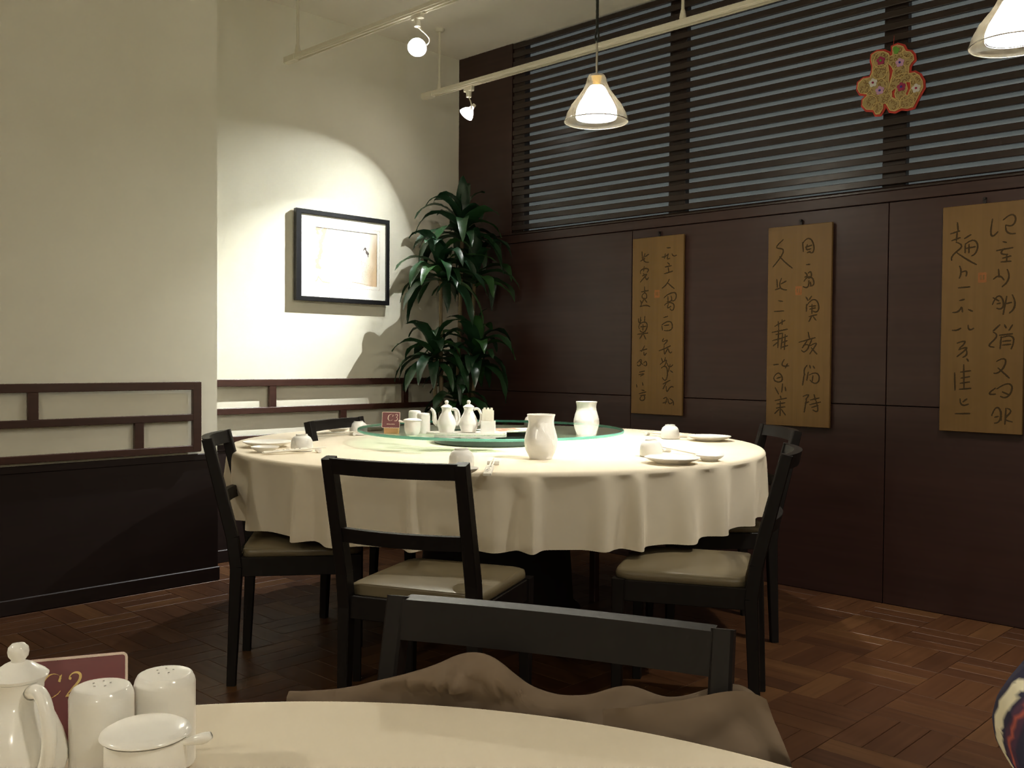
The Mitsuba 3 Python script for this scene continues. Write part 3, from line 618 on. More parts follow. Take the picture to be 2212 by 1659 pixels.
def cloth_mesh(c, R, z, drop, amp, seed, nf, flare=0.0):
    n, rad = 900, 0.016
    a = np.linspace(0, 2 * np.pi, n, endpoint=False)
    r = np.random.default_rng(seed)
    # folds: ridges of random width round the rim
    pos = np.cumsum(r.uniform(0.6, 1.5, nf)); pos = pos / pos[-1] * 2 * np.pi
    hgt = r.uniform(0.5, 1.0, nf); wid = r.uniform(0.022, 0.055, nf)
    fold = np.zeros(n)
    for p, h, w in zip(pos, hgt, wid):
        d = (a - p + np.pi) % (2 * np.pi) - np.pi
        fold = np.maximum(fold, h * np.exp(-(d / w) ** 2))
    slow = sum(r.normal(0, 1) * np.cos(k * a + r.uniform(0, 6.3)) for k in range(3, 11)) / 4
    rings = [(0.0, 0.0), (0.3 * R, 0.0), (0.6 * R, 0), (0.85 * R, 0), (R - rad, 0.0)]
    v = [np.stack([q * np.cos(a), q * np.sin(a), np.full(n, z + dz)], 1) for q, dz in rings]
    for k in range(1, 6):
        t = k / 5 * np.pi / 2
        g = R - rad + rad * math.sin(t)
        v.append(np.stack([g * np.cos(a), g * np.sin(a), np.full(n, z - rad + rad * math.cos(t))], 1))
    m = 26
    for k in range(1, m + 1):
        s = k / m
        rr = R + flare * s + amp * (s ** 0.5) * (fold - 0.42) + 0.008 * s * slow
        hem = (drop - rad) * (1 + 0.045 * slow * 0.5 + 0.03 * fold)
        v.append(np.stack([rr * np.cos(a + 0.012 * s * np.roll(slow, 40)), rr * np.sin(a + 0.012 * s * np.roll(slow, 40)), z - rad - s * hem], 1))
    f = []
    q = len(v)
    idx = np.arange(n); nx = (idx + 1) % n
    for i in range(q - 1):
        f.append(np.stack([i * n + idx, (i + 1) * n + idx, (i + 1) * n + nx], 1)); f.append(np.stack([i * n + idx, (i + 1) * n + nx, i * n + nx], 1))
    return tm(np.vstack(v) + [*c, 0], np.vstack(f))
table(TABLE, TR - 0.006, TZ, 'large round dining table with dark pedestal in the middle of the room', True)
single('tablecloth', cloth_mesh(TABLE, TR, TZ, 0.250, 0.060, 5, 34), 'cloth', 'cream tablecloth hanging in folds over the large far table', 'tablecloth', True)
table(NEAR, NR - 0.006, NZ, 'small round table in the foreground at the bottom edge', False)
single('tablecloth', cloth_mesh(NEAR, NR, NZ, 0.14, 0.012, 9, 22, -0.05), 'cloth', 'smooth cream tablecloth on the near table at the bottom edge', 'tablecloth', True)

# ------------------------------------------------------------------ lazy susan
SC = np.array([-2.880, 2.846]); SR = 0.557; SZ = 0.812
sus = thing('lazy_susan', 'round green glass turntable on a dark drum, centre of the far table', 'lazy susan')
part(sus, 'drum', lathe([(0, TZ + 0.001), (0.235, TZ + 0.001), (0.24, TZ + 0.006), (0.24, TZ + 0.036), (0.235, TZ + 0.042), (0, TZ + 0.042)], 64, (*SC, 0)), 'susan_base', 30)
part(sus, 'spindle', lathe([(0, TZ + 0.042), (0.13, TZ + 0.042), (0.13, SZ - 0.012), (0, SZ - 0.012)], 40, (*SC, 0)), 'susan_base', 30)
part(sus, 'glass_top', lathe([(0, SZ), (SR, SZ)], 96, (*SC, 0)), 'green_glass', False, label='greenish clear glass disc')
part(sus, 'glass_edge', lathe([(SR, SZ - 0.011), (SR + 0.002, SZ - 0.006), (SR, SZ)], 96, (*SC, 0)), 'glass_edge', True)

# ------------------------------------------------------------------ tableware
GP = {}
def cup(x, y, label, z=TZ):
    prof = [(0.0395, 0.001), (0.0412, 0.004), (0.0415, 0.020), (0.0395, 0.038), (0.034, 0.050), (0.0255, 0.0565), (0.0225, 0.0575), (0.0220, 0.063), (0.0190, 0.063), (0.0185, 0.0585), (0.0, 0.058)]
    single('upturned_cup', lathe(prof, 44, (x, y, z + 0.001)), 'porcelain', label, 'cup', 50, 'upturned cups at the place settings')
def dish(name, x, y, R, h, label, c, group, z=TZ):
    prof = [(0.0, 0.002), (0.50 * R, 0.002), (0.52 * R, 0.0), (0.56 * R, 0.0), (0.58 * R, 0.004), (0.85 * R, 0.6 * h), (R, h), (0.995 * R, h + 0.002), (0.83 * R, 0.6 * h + 0.003), (0.60 * R, 0.008), (0.0, 0.006)]
    single(name, lathe(prof, 56, (x, y, z + 0.001)), 'porcelain', label, c, 50, group)
def plate(x, y, label, R=0.095): dish('dinner_plate', x, y, R, 0.020, label, 'plate', 'plates at the place settings')
def saucer(x, y, label, R=0.052): dish('small_dish', x, y, R, 0.019, label, 'dish', 'small dishes at the place settings')
def chopsticks(p, q, label, sleeve=True, mark=True):
    """from the thick end p to the tips q (plan), the tips on a porcelain rest"""
    p, q = np.array(p, float), np.array(q, float)
    d = (q - p); Lg = np.linalg.norm(d); d /= Lg; s = np.array([-d[1], d[0]])
    t = thing('chopsticks', label, 'chopsticks', 'chopsticks at the place settings')
    for e in (-1, 1):
        part(t, 'stick', beam((*(p + s * e * 0.005), TZ + 0.007), (*(q + s * e * 0.004), TZ + 0.019), 0.006, 0.006, (0, 0, 1), 0.0035, 0.0035, 0.0008), 'paper')
    if sleeve:
        a, b = p + d * 0.005, p + d * 0.165
        sl = beam((*a, TZ + 0.0075), (*b, TZ + 0.0152), 0.026, 0.0085, (0, 0, 1), b=0.003)
        k = part(t, 'paper_sleeve', sl, 'paper')
        if mark:
            g = []
            r5 = np.random.default_rng(int(abs(p[0]) * 1000))
            for i in range(6):
                u = 0.03 + i * 0.021
                for _ in range(3):
                    a0 = np.array([u + r5.uniform(-.006, .006), r5.uniform(-.006, .006)]); a1 = a0 + r5.uniform(-.006, .006, 2)
                    g.append(stroke([a0, a1], 0.0009, 1))
            up = np.array([-d[0] * 0.048, -d[1] * 0.048, 1.0]); up /= np.linalg.norm(up)
            ex = np.array([d[0], d[1], 0.048]); ex /= np.linalg.norm(ex)
            part(k, 'lettering', frame_map(extrude(unary_union(g), 0.0004), (*(p + d * 0.005), TZ + 0.0120), ex, np.cross(up, ex), up), 'ink_soft')
    r = q - d * 0.03
    part(t, 'rest', beam((*(r - s * 0.02), TZ + 0.0085), (*(r + s * 0.02), TZ + 0.0085), 0.014, 0.013, (0, 0, 1), b=0.003), 'porcelain')
cup(-3.085, 2.045, 'upturned white cup at the left place setting, beside the biggest left plate')
plate(-3.315, 2.040, 'white plate at the left rim of the far table')
saucer(-3.135, 1.918, 'small white dish before the plate at the left rim')
chopsticks((-3.06, 1.86), (-2.985, 2.085), 'chopsticks in paper sleeve before the left cup')
nap = curve([(-0.03, 0), (-0.01, 0.012), (0.012, 0.004), (0.03, 0.01)], 12)
cup(-3.575, 2.675, 'upturned white cup at the back left place setting, left of the number card')
plate(-3.76, 2.895, 'white plate mostly behind the back left cup', 0.09)
saucer(-3.77, 2.700, 'small white dish left of the back left cup', 0.056)
chopsticks((-3.68, 2.475), (-3.535, 2.66), 'chopsticks in paper sleeve left of the back left cup')
cup(-2.265, 2.105, 'upturned white cup behind the corner of the front chair back')
saucer(-2.135, 1.985, 'small white dish partly hidden by the front chair back')
chopsticks((-2.035, 1.995), (-2.275, 2.262), 'chopsticks in lettered paper sleeve right of the front chair back')
cup(-2.075, 2.875, 'upturned white cup behind the big plate at the right rim')
plate(-1.885, 2.735, 'large white plate at the right front rim of the far table')
saucer(-1.845, 2.905, 'small white dish right of the large plate at the right rim', 0.05)
chopsticks((-1.955, 3.015), (-2.165, 3.065), 'chopsticks lying behind the large right plate', False)
cup(-2.495, 3.600, 'upturned white cup at the back right, before the first calligraphy board')
plate(-2.315, 3.640, 'white plate at the back right rim of the far table')
chopsticks((-2.48, 3.72), (-2.70, 3.66), 'chopsticks by the back right cup', True, False)
cup(-3.40, 3.66, 'upturned white cup at the far back, behind the left carafe')

def carafe(x, y, label, rot):
    prof = [(0.0, 0.0), (0.039, 0.0), (0.041, 0.004), (0.044, 0.012), (0.053, 0.030), (0.0585, 0.052), (0.0580, 0.072), (0.053, 0.095), (0.0475, 0.115), (0.0455, 0.130), (0.047, 0.145), (0.0505, 0.1565), (0.049, 0.158), (0.0455, 0.146), (0.043, 0.130), (0.045, 0.115), (0.05, 0.095), (0.05, 0.06), (0.0, 0.05)]
    pr = np.array(prof); n = 96
    fine = np.vstack([np.linspace(pr[i], pr[i + 1], 4, endpoint=False) for i in range(len(pr) - 1)] + [pr[-1:]])
    m = lathe(fine, n)
    v = m.vertices.copy()
    a = np.arctan2(v[:, 1], v[:, 0]); rr = np.hypot(v[:, 0], v[:, 1])
    ph = (a - rot + v[:, 2] * 14) % (2 * np.pi) / (2 * np.pi) * 2 % 1.0
    ridge = np.where(ph < 0.12, ph / 0.12, 1 - (ph - 0.12) / 0.88)      # two slanting facets
    w = np.clip(v[:, 2] / 0.03, 0, 1) * np.clip((0.152 - v[:, 2]) / 0.03, 0, 1)
    k = 1 + 0.07 * (ridge - 0.5) * w * (rr > 0.03)
    v[:, 0] *= k; v[:, 1] *= k
    m.vertices = v + [x, y, TZ + 0.001]
    single('porcelain_carafe', m, 'porcelain', label, 'carafe', 40, 'white porcelain carafes')
carafe(-2.29, 2.512, 'white porcelain carafe in front of the turntable, nearer one', 0.4)
carafe(-2.875, 3.468, 'white porcelain carafe standing behind the turntable glass, farther one', 0.9)

def soy_pot(x, y, z, spout_dir, label):
    t = thing('sauce_pot', label, 'pot')
    g = np.array(spout_dir, float); g /= np.linalg.norm(g); g3 = np.array([g[0], g[1], 0])
    o = np.array([x, y, z])
    L = lambda p: lathe(p, 48, o)
    part(t, 'body', L([(0, 0.001), (0.027, 0.001), (0.029, 0.004), (0.032, 0.014), (0.0362, 0.028), (0.0362, 0.037), (0.0325, 0.051), (0.027, 0.064), (0.0205, 0.075), (0.0180, 0.083), (0.0190, 0.092), (0.0205, 0.096), (0.018, 0.096), (0.0, 0.094)]), 'porcelain', 50)
    ld = part(t, 'lid', L([(0.0, 0.0965), (0.0215, 0.0965), (0.0225, 0.099), (0.020, 0.1015), (0.0155, 0.1045), (0.0105, 0.108), (0.0060, 0.110), (0.0, 0.110)]), 'porcelain', 50)
    part(ld, 'knob', L([(0.0055, 0.109), (0.0052, 0.1115), (0.0074, 0.1145), (0.0080, 0.118), (0.0074, 0.1215), (0.0045, 0.1245), (0.0, 0.1252)]), 'porcelain', 60)
    part(t, 'spout', tube(curve([o + g3 * 0.034 + [0, 0, 0.034], o + g3 * 0.045 + [0, 0, 0.045], o + g3 * 0.047 + [0, 0, 0.065], o + g3 * 0.052 + [0, 0, 0.084], o + g3 * 0.062 + [0, 0, 0.092]], 20), np.linspace(0.011, 0.0055, 20), 14), 'porcelain', True)
    part(t, 'handle', tube(curve([o - g3 * 0.019 + [0, 0, 0.088], o - g3 * 0.038 + [0, 0, 0.089], o - g3 * 0.047 + [0, 0, 0.072], o - g3 * 0.046 + [0, 0, 0.045], o - g3 * 0.036 + [0, 0, 0.028]], 24), 0.0055, 12), 'porcelain', True)
def shaker(x, y, z, label):
    t = thing('shaker', label, 'shaker')
    part(t, 'body', lathe([(0, 0.001), (0.0245, 0.001), (0.0254, 0.003), (0.0254, 0.071), (0.0245, 0.0745), (0.0225, 0.0785), (0.0205, 0.0795), (0.010, 0.0805), (0.0, 0.081)], 44, (x, y, z)), 'porcelain', 50)
    h = [disc(0.0009, z + 0.0813, 8, (x + 0.007 * math.cos(a), y + 0.007 * math.sin(a))) for a in np.arange(0, 6.2, 1.2566)]
    part(t, 'holes', cat(h), 'ink_soft')
def jar(x, y, z, ang, label):
    t = thing('condiment_jar', label, 'jar')
    o = np.array([x, y, z])
    part(t, 'body', lathe([(0, 0.001), (0.022, 0.001), (0.024, 0.004), (0.0285, 0.016), (0.031, 0.032), (0.0308, 0.050), (0.0295, 0.054), (0.0275, 0.054), (0.0285, 0.046), (0.0, 0.040)], 44, o), 'porcelain', 50)
    part(t, 'lid', lathe([(0.0, 0.0545), (0.0325, 0.0545), (0.0345, 0.0565), (0.0335, 0.0590), (0.028, 0.0620), (0.014, 0.0645), (0.0, 0.0652)], 48, o), 'porcelain', 60)
    d = np.array([math.cos(ang), math.sin(ang), 0])
    part(t, 'spoon', tube(curve([o + d * 0.005 + [0, 0, 0.040], o + d * 0.026 + [0, 0, 0.0495], o + d * 0.040 + [0, 0, 0.052], o + d * 0.052 + [0, 0, 0.056]], 14), [0.003] * 9 + [0.0034, 0.004, 0.0044, 0.0042, 0.003], 10), 'porcelain', True)
LATERAL = np.array([0.718, 0.696])
soy_pot(-2.752, 2.478, SZ + 0.006, -LATERAL, 'white porcelain sauce pot on the turntable, left of the pair')
soy_pot(-2.712, 2.557, SZ + 0.006, -LATERAL, 'white porcelain sauce pot on the turntable, right of the pair beside the toothpick holder')
tray_c = np.array([-2.700, 2.535])
q = [(math.copysign(abs(math.cos(a)) ** 0.7, math.cos(a)) * 0.155, math.copysign(abs(math.sin(a)) ** 0.7, math.sin(a)) * 0.058) for a in np.linspace(0, 2 * np.pi, 60, endpoint=False)]
tp = Polygon(q)
tray = cat(extrude(tp, 0.004), move(extrude(tp.difference(tp.buffer(-0.004)), 0.006), (0, 0, 0.002)))
single('condiment_tray', move(tray, (*tray_c, SZ + 0.001), math.atan2(LATERAL[1], LATERAL[0])), 'porcelain', 'low white tray under the sauce pots on the turntable', 'tray')
shaker(-2.820, 2.420, SZ + 0.001, 'white porcelain shaker on the turntable, left of the sauce pots')
shaker(-2.985, 2.515, SZ + 0.001, 'white porcelain shaker on the turntable, behind the lidded jar')
jar(-2.785, 2.335, SZ + 0.001, math.atan2(-0.8, -0.55), 'white lidded condiment jar with spoon on the turntable')
hold = thing('toothpick_holder', 'white porcelain holder full of paper-wrapped toothpicks on the turntable', 'holder')
hp = np.array([-2.640, 2.592]); hz = SZ + 0.006
hm = extrude(sbox(-0.024, -0.018, 0.024, 0.018).buffer(0.005).difference(sbox(-0.022, -0.016, 0.022, 0.016).buffer(0.003)), 0.046)
part(hold, 'cup', move(cat(hm, extrude(sbox(-0.024, -0.018, 0.024, 0.018).buffer(0.005), 0.004)), (*hp, hz), math.atan2(LATERAL[1], LATERAL[0])), 'porcelain')
for i in range(9):
    u, w = -0.018 + 0.0045 * i, (-0.008, 0.004, 0.010)[i % 3]
    part(hold, 'toothpick_packet', move(box(u - 0.0045, u + 0.0045, w - 0.001, w + 0.001, 0.006, 0.092 + 0.006 * math.sin(i * 2.1), 0), (*hp, hz), math.atan2(LATERAL[1], LATERAL[0])), 'paper')
menu = thing('promotion_card', 'flat card with red print lying on the turntable glass', 'card')
mr = math.atan2(LATERAL[1], LATERAL[0]) + 0.45
part(menu, 'sheet', move(box(-0.125, 0.125, -0.085, 0.085, 0.001, 0.0022, 0), (-2.735, 2.815, SZ), mr), 'paper')
part(menu, 'red_print', move(box(-0.112, 0.112, -0.072, 0.072, 0.0022, 0.0026, 0), (-2.735, 2.815, SZ), mr), 'menu_pink')
r6 = np.random.default_rng(2)
blobs = unary_union([Point(r6.uniform(-.1, .1), r6.uniform(-.06, .06)).buffer(r6.uniform(.012, .03), quad_segs=5) for _ in range(9)]).intersection(sbox(-0.108, -0.068, 0.108, 0.068))
part(menu, 'picture', move(extrude(blobs, 0.0004), (-2.735, 2.815, SZ + 0.0026), mr), 'menu_red')

# ---- table-number cards
def glyph(ch):
    """serif figures, height 1"""
    def taper(pts, w0, w1, n=40):
        q = curve(pts, n); ws = np.linspace(0, 1, n)
        return unary_union([LineString(q[i:i + 2]).buffer(w0 + (w1 - w0) * math.sin(math.pi * ws[i]) ** 1.5, quad_segs=3) for i in range(n - 1)])
    if ch == 'C':
        o = Point(0, 0).buffer(1); import shapely.affinity as A
        a = A.translate(A.scale(o, 0.43, 0.50), 0.42, 0.5); b = A.translate(A.scale(o, 0.36, 0.47), 0.48, 0.5)
        return a.difference(b).difference(sbox(0.66, 0.20, 1.2, 0.74)).union(Polygon([(0.66, 0.66), (0.76, 0.62), (0.78, 0.95), (0.70, 0.88)])).union(stroke([(0.58, 0.06), (0.72, 0.15), (0.80, 0.26)], 0.016))
    if ch == '2':
        return taper([(0.06, 0.74), (0.10, 0.88), (0.28, 0.97), (0.46, 0.88), (0.48, 0.68), (0.34, 0.44), (0.16, 0.22), (0.04, 0.05)], 0.02, 0.055).union(Polygon([(0.0, 0.0), (0.52, 0.0), (0.60, 0.17), (0.55, 0.17), (0.48, 0.10), (0.06, 0.10)])).union(Point(0.10, 0.74).buffer(0.055))
    return taper([(0.06, 0.82), (0.20, 0.97), (0.40, 0.90), (0.40, 0.68), (0.20, 0.54)], 0.02, 0.05).union(taper([(0.20, 0.54), (0.44, 0.46), (0.48, 0.22), (0.28, 0.01), (0.04, 0.10)], 0.02, 0.055))
def number_card(base, facing, w, h, z0, text, label, wood_base, ink):
    f_ = np.array(facing, float); f_ /= np.linalg.norm(f_)
    ex = np.array([-f_[1], f_[0], 0]); ez = np.array([f_[0], f_[1], 0.0])
    lean = 0.12; ey = np.array([0, 0, 1.0]) * math.cos(lean) - ez * math.sin(lean); en = np.cross(ex, ey)
    t = thing('table_number_card', label, 'sign')
    o = np.array([*base, z0])
    def P(poly, d0, th): return frame_map(extrude(poly, th), o + en * d0, ex, ey, en)
    lift = 0.022 if wood_base else 0.004
    if wood_base:
        part(t, 'wooden_stand', P(Polygon([(-w * 0.36, 0.001), (w * 0.36, 0.001), (w * 0.40, 0.040), (-w * 0.40, 0.040)]), -0.012, 0.024), 'stand', label='small wooden stand')
    sheet = sbox(-w / 2 + 0.005, lift + 0.005, w / 2 - 0.005, lift + h - 0.005).buffer(0.005)
    s0 = 0.0125 if wood_base else 0.0
    part(t, 'card', P(sheet, s0, 0.0016), 'maroon')
    part(t, 'border', P(sheet.difference(sheet.buffer(-0.0022)), s0 + 0.0016, 0.0003), 'pale_ink')
    gh, x, gz = (h * 0.42, -w * 0.20, 0.44) if wood_base else (h * 0.25, -w * 0.29, 0.59)
    import shapely.affinity as A
    for ch in text:
        g = A.skew(A.scale(glyph(ch), gh, gh, origin=(0, 0)), xs=7, origin=(0, 0))
        part(t, 'numeral', P(A.translate(g, x, lift + h * gz), s0 + 0.0016, 0.0005), ink, label='gold lettering')
        x += gh * (1.02 if ch == 'C' else 0.65)
    if wood_base:
        sm = unary_union([sbox(-0.016 + 0.0055 * i, lift + h * 0.22, -0.012 + 0.0055 * i, lift + h * 0.26) for i in range(6)])
        part(t, 'small_print', P(sm, s0 + 0.0016, 0.0004), ink)
cam2 = lambda p, k: (np.array([0, 0.0]) - np.array(p)) * 1.0
number_card((-2.885, 2.315), (0.55, -0.835), 0.072, 0.062, SZ + 0.001, 'C3', 'maroon table number card C3 in a wooden stand on the turntable', True, 'pale_ink')
number_card((-0.858, 0.332), (0.90, -0.436), 0.092, 0.084, NZ + 0.002, 'C2', 'maroon table number card C2 with gold lettering on the near table', False, 'gold_ink')
# ---- the near table's condiments
soy_pot(-0.813, 0.2735, NZ + 0.001, (-0.97, -0.12), 'large white sauce pot with handle, bottom left on the near table')
shaker(-0.792, 0.331, NZ + 0.003, 'white porcelain shaker on the near table, touching the sauce pot side')
shaker(-0.787, 0.3835, NZ + 0.003, 'white porcelain shaker on the near table, rear one beside the card')
jar(-0.726, 0.338, NZ + 0.003, math.atan2(0.66, 0.75), 'white lidded condiment jar with spoon on the near table')
single('porcelain_spoon', cat(tube(curve([(-0.742, 0.285, NZ + 0.006), (-0.765, 0.300, NZ + 0.014), (-0.782, 0.312, NZ + 0.022)], 10), np.linspace(0.006, 0.003, 10), 10)), 'porcelain', 'tip of a small white spoon between sauce pot and front shaker', 'spoon', True)

# ------------------------------------------------------------------ coat over the near chair
def clear_of_table(v):
    """the coat lies outside the near table's rim"""
    d = v[:, :2] - NEAR; r = np.linalg.norm(d, axis=1, keepdims=True)
    low = (v[:, 2:3] < NZ + 0.012)
    v[:, :2] = NEAR + d / r * np.where(low, np.maximum(r, NR + 0.007), r)
    return v
def coat_mesh():
    # ridge of the cloth as it lies along the chair back, left to right; front hem towards the table, back hem behind
    ridge = np.array([(-0.905, 0.585, 0.735), (-0.865, 0.600, 0.742), (-0.80, 0.628, 0.762), (-0.745, 0.665, 0.786), (-0.717, 0.688, 0.797), (-0.695, 0.702, 0.790), (-0.668, 0.722, 0.765), (-0.640, 0.742, 0.758),
                      (-0.612, 0.765, 0.763), (-0.590, 0.783, 0.769), (-0.560, 0.800, 0.763), (-0.525, 0.820, 0.772), (-0.492, 0.838, 0.7805), (-0.481, 0.842, 0.776), (-0.466, 0.845, 0.752), (-0.450, 0.847, 0.715)])
    n, m = 140, 60
    rg = curve(ridge, n)
    tang = np.gradient(rg, axis=0); tang /= np.linalg.norm(tang, axis=1, keepdims=True)
    out = np.stack([tang[:, 1], -tang[:, 0], np.zeros(n)], 1); out /= np.linalg.norm(out, axis=1, keepdims=True)   # towards the table
    v = []
    for j in range(m):
        s = j / (m - 1) * 2 - 1                           # -1 back hem, 0 ridge, 1 front hem
        a = abs(s)
        drop = 0.30 * a ** 1.25
        spread = (0.012 + 0.018 * a) * (1 - math.exp(-a * 9)) * 1.0
        side = spread * (1 if s > 0 else -0.55)
        u = np.linspace(0, 1, n)
        nz = meshkit.fbm(np.stack([u * 20 + s * 5, np.full(n, s * 5.0), np.zeros(n)], 1), 3, 5) - 0.5
        wob = 0.004 * np.sin(u * 17 + s * 2.5) * min(1, a * 5) + 0.034 * nz * min(1, a * 9) + 0.005 * np.tanh((0.335 - u + 0.10 * s) * 70) * np.exp(-((u - 0.335) / 0.05) ** 2) * min(1, a * 8)
        p = rg + out * (side + wob)[:, None] + np.array([0, 0, -1.0]) * drop
        p[:, 2] += 0.004 * np.sin(u * 40 + s * 3) * min(1, a * 6)
        # right end: sleeve falling outside the chair
        e = np.clip((u - 0.90) / 0.10, 0, 1)
        p += np.outer(e * a * 0.03, [0.9, 0.42, -0.3])
        v.append(p)
    idx = np.arange(n - 1); f = []
    for j in range(m - 1):
        f.append(np.stack([j * n + idx, j * n + idx + 1, (j + 1) * n + idx + 1], 1)); f.append(np.stack([j * n + idx, (j + 1) * n + idx + 1, (j + 1) * n + idx], 1))
    return tm(clear_of_table(np.vstack(v)), np.vstack(f))
ct = thing('coat', 'brown wool coat draped between the near table and its chair back', 'coat')
part(ct, 'drape', coat_mesh(), 'coat', True)
flap = []
fr = curve([(-0.603, 0.752, 0.752), (-0.57, 0.775, 0.762), (-0.53, 0.805, 0.772), (-0.492, 0.832, 0.7815), (-0.472, 0.842, 0.776)], 30)
fv = []
for j in range(24):
    s = j / 23
    u = np.linspace(0, 1, 30)
    fv.append(fr + np.outer(0.030 + 0.050 * s + 0.018 * (meshkit.fbm(np.stack([u * 9 - s * 4, np.full(30, s * 9.0), np.ones(30)], 1), 3, 8) - 0.5) * min(1, s * 6) + 0.011 * np.exp(-((u * 0.5 + s * 1.6 - 0.80) / 0.10) ** 2) - 0.009 * np.exp(-((u * 0.5 + s * 1.6 - 0.62) / 0.08) ** 2), [0.55, -0.6, 0]) * 0.8 + np.outer(np.full(30, s * 0.22), [0, 0, -1]) + np.outer(u ** 2 * s * 0.10, [0.75, 0.35, 0]))
idx = np.arange(29); f = []
for j in range(23): f += [np.stack([j * 30 + idx, j * 30 + idx + 1, (j + 1) * 30 + idx + 1], 1), np.stack([j * 30 + idx, (j + 1) * 30 + idx + 1, (j + 1) * 30 + idx], 1)]
part(ct, 'lapel', tm(clear_of_table(np.vstack(fv)), np.vstack(f)), 'coat', True)

# ------------------------------------------------------------------ corner plant
pl = thing('corn_plant', 'tall potted plant with long dark green strap leaves in the room corner', 'plant')
px_, py_ = -4.36, 3.97
part(pl, 'pot', lathe([(0, 0), (0.14, 0), (0.15, 0.02), (0.185, 0.30), (0.20, 0.32), (0.20, 0.35), (0.18, 0.35), (0.17, 0.31), (0.0, 0.31)], 40, (px_, py_, 0.001)), 'pot', 40)
part(pl, 'soil', lathe([(0, 0.318), (0.168, 0.312)], 32, (px_, py_, 0.0)), 'soil')
heads = [((-4.385, 4.07, 1.90), 0.40, 30, 0.25), ((-4.36, 3.87, 1.64), 0.37, 32, 0.1), ((-4.36, 3.82, 1.13), 0.34, 30, 0.1), ((-4.24, 4.06, 1.13), 0.34, 30, 0.2), ((-4.30, 3.95, 0.86), 0.32, 24, 0.0), ((-4.30, 4.10, 1.62), 0.36, 20, 0.2)]
bases = [(-0.03, 0.06), (-0.02, -0.06), (-0.08, -0.03), (0.06, 0.05), (0.05, -0.02), (0.03, 0.08)]
r7 = np.random.default_rng(21)
def leaf_mesh(root, az, el, Lf, wd, droop, twist):
    n = 10
    d = np.array([math.cos(az) * math.cos(el), math.sin(az) * math.cos(el), math.sin(el)])
    p = np.array(root, float); pts = [p.copy()]
    for i in range(n):
        d = d + np.array([0, 0, -droop * (0.35 + i / n)]) / n * 2.2
        d /= np.linalg.norm(d); p = p + d * Lf / n; pts.append(p.copy())
    pts = np.array(pts)
    v, f = [], []
    for i, q in enumerate(pts):
        t = i / n
        w = wd * (math.sin(math.pi * min(1, 0.12 + 0.88 * t ** 0.8)) ** 0.75) if i < n else 0.0005
        dd = pts[min(i + 1, n)] - pts[max(i - 1, 0)]; dd /= np.linalg.norm(dd)
        s = np.cross(dd, [0, 0, 1]); s /= np.linalg.norm(s) + 1e-9
        u = np.cross(s, dd); a = twist * t
        s, u = s * math.cos(a) + u * math.sin(a), u * math.cos(a) - s * math.sin(a)
        wave = 0.12 * wd * math.sin(t * 17 + az * 5)
        v += [q - s * w + u * (w * 0.30 + wave), q - u * 0.0005, q + s * w + u * (w * 0.30 - wave)]
    for i in range(n):
        a = i * 3
        f += [[a, a + 1, a + 4], [a, a + 4, a + 3], [a + 1, a + 2, a + 5], [a + 1, a + 5, a + 4]]
    v = np.array(v)
    v[:, 0] = np.where(v[:, 0] < XB + 0.03, XB + 0.03 - 0.012 * np.tanh((XB + 0.03 - v[:, 0]) * 8), v[:, 0])
    v[:, 1] = np.where(v[:, 1] > YR - 0.03, YR - 0.03 + 0.012 * np.tanh((v[:, 1] - YR + 0.03) * 8), v[:, 1])
    return tm(v, f)
for (c, Lf, cnt, up), (bx, by) in zip(heads, bases):
    b = np.array([px_ + bx, py_ + by, 0.31]); c = np.array(c)
    cane = curve([b, b * 0.5 + c * 0.5 + [0.01, -0.01, 0], c], 14)
    part(pl, 'cane', tube(cane, np.linspace(0.016, 0.011, 14), 10), 'bark', True)
    for i in range(cnt):
        t = i / cnt
        root = c + [0, 0, 0.13 * (t - 0.55)]
        part(pl, 'leaf', leaf_mesh(root, i * 2.3999 + r7.uniform(-.3, .3), 1.25 * t ** 1.3 + r7.uniform(-.15, .25) + up, Lf * r7.uniform(0.85, 1.2) * (1.0 - 0.25 * t), r7.uniform(0.032, 0.046), r7.uniform(0.8, 1.9), r7.uniform(-.6, .6)),
             'leaf%d' % r7.choice([0, 0, 1, 1, 2]), True)

# ------------------------------------------------------------------ person at the right edge
def bones(joints, chains, edge=0.012, iters=8):
    man = m3.Manifold()
    for a, b in chains:
        (pa, ra), (pb, rb) = joints[a], joints[b]
        s = [m3.Manifold.sphere(r_, 20).translate(tuple(float(q) for q in p_)) for p_, r_ in ((pa, ra), (pb, rb))]
        man = man + m3.Manifold.batch_hull(s)
    man = man.refine_to_length(edge)
    g = man.to_mesh()
    t = trimesh.Trimesh(np.array(g.vert_properties[:, :3], float), np.array(g.tri_verts), process=True)
    trimesh.smoothing.filter_taubin(t, iterations=iters)
    return t
def ldz(l, d, z): return np.array([0.718 * l - 0.696 * d, 0.696 * l + 0.718 * d, z])
J = {}
def j(n, l, d, z, r_): J[n] = (ldz(l, d, z), r_)
j('pelvis', 0.80, 0.66, 0.53, 0.135); j('waist', 0.79, 0.66, 0.70, 0.125); j('chest', 0.76, 0.65, 0.90, 0.135); j('neckb', 0.745, 0.645, 1.06, 0.062); j('neck', 0.73, 0.64, 1.13, 0.052)
j('shR', 0.68, 0.82, 1.02, 0.062); j('shL', 0.78, 0.47, 1.02, 0.062)
j('elR', 0.456, 0.785, 0.800, 0.052); j('wrR', 0.40, 0.56, 0.788, 0.034)
j('elL', 0.60, 0.36, 0.83, 0.050); j('wrL', 0.40, 0.42, 0.788, 0.033)
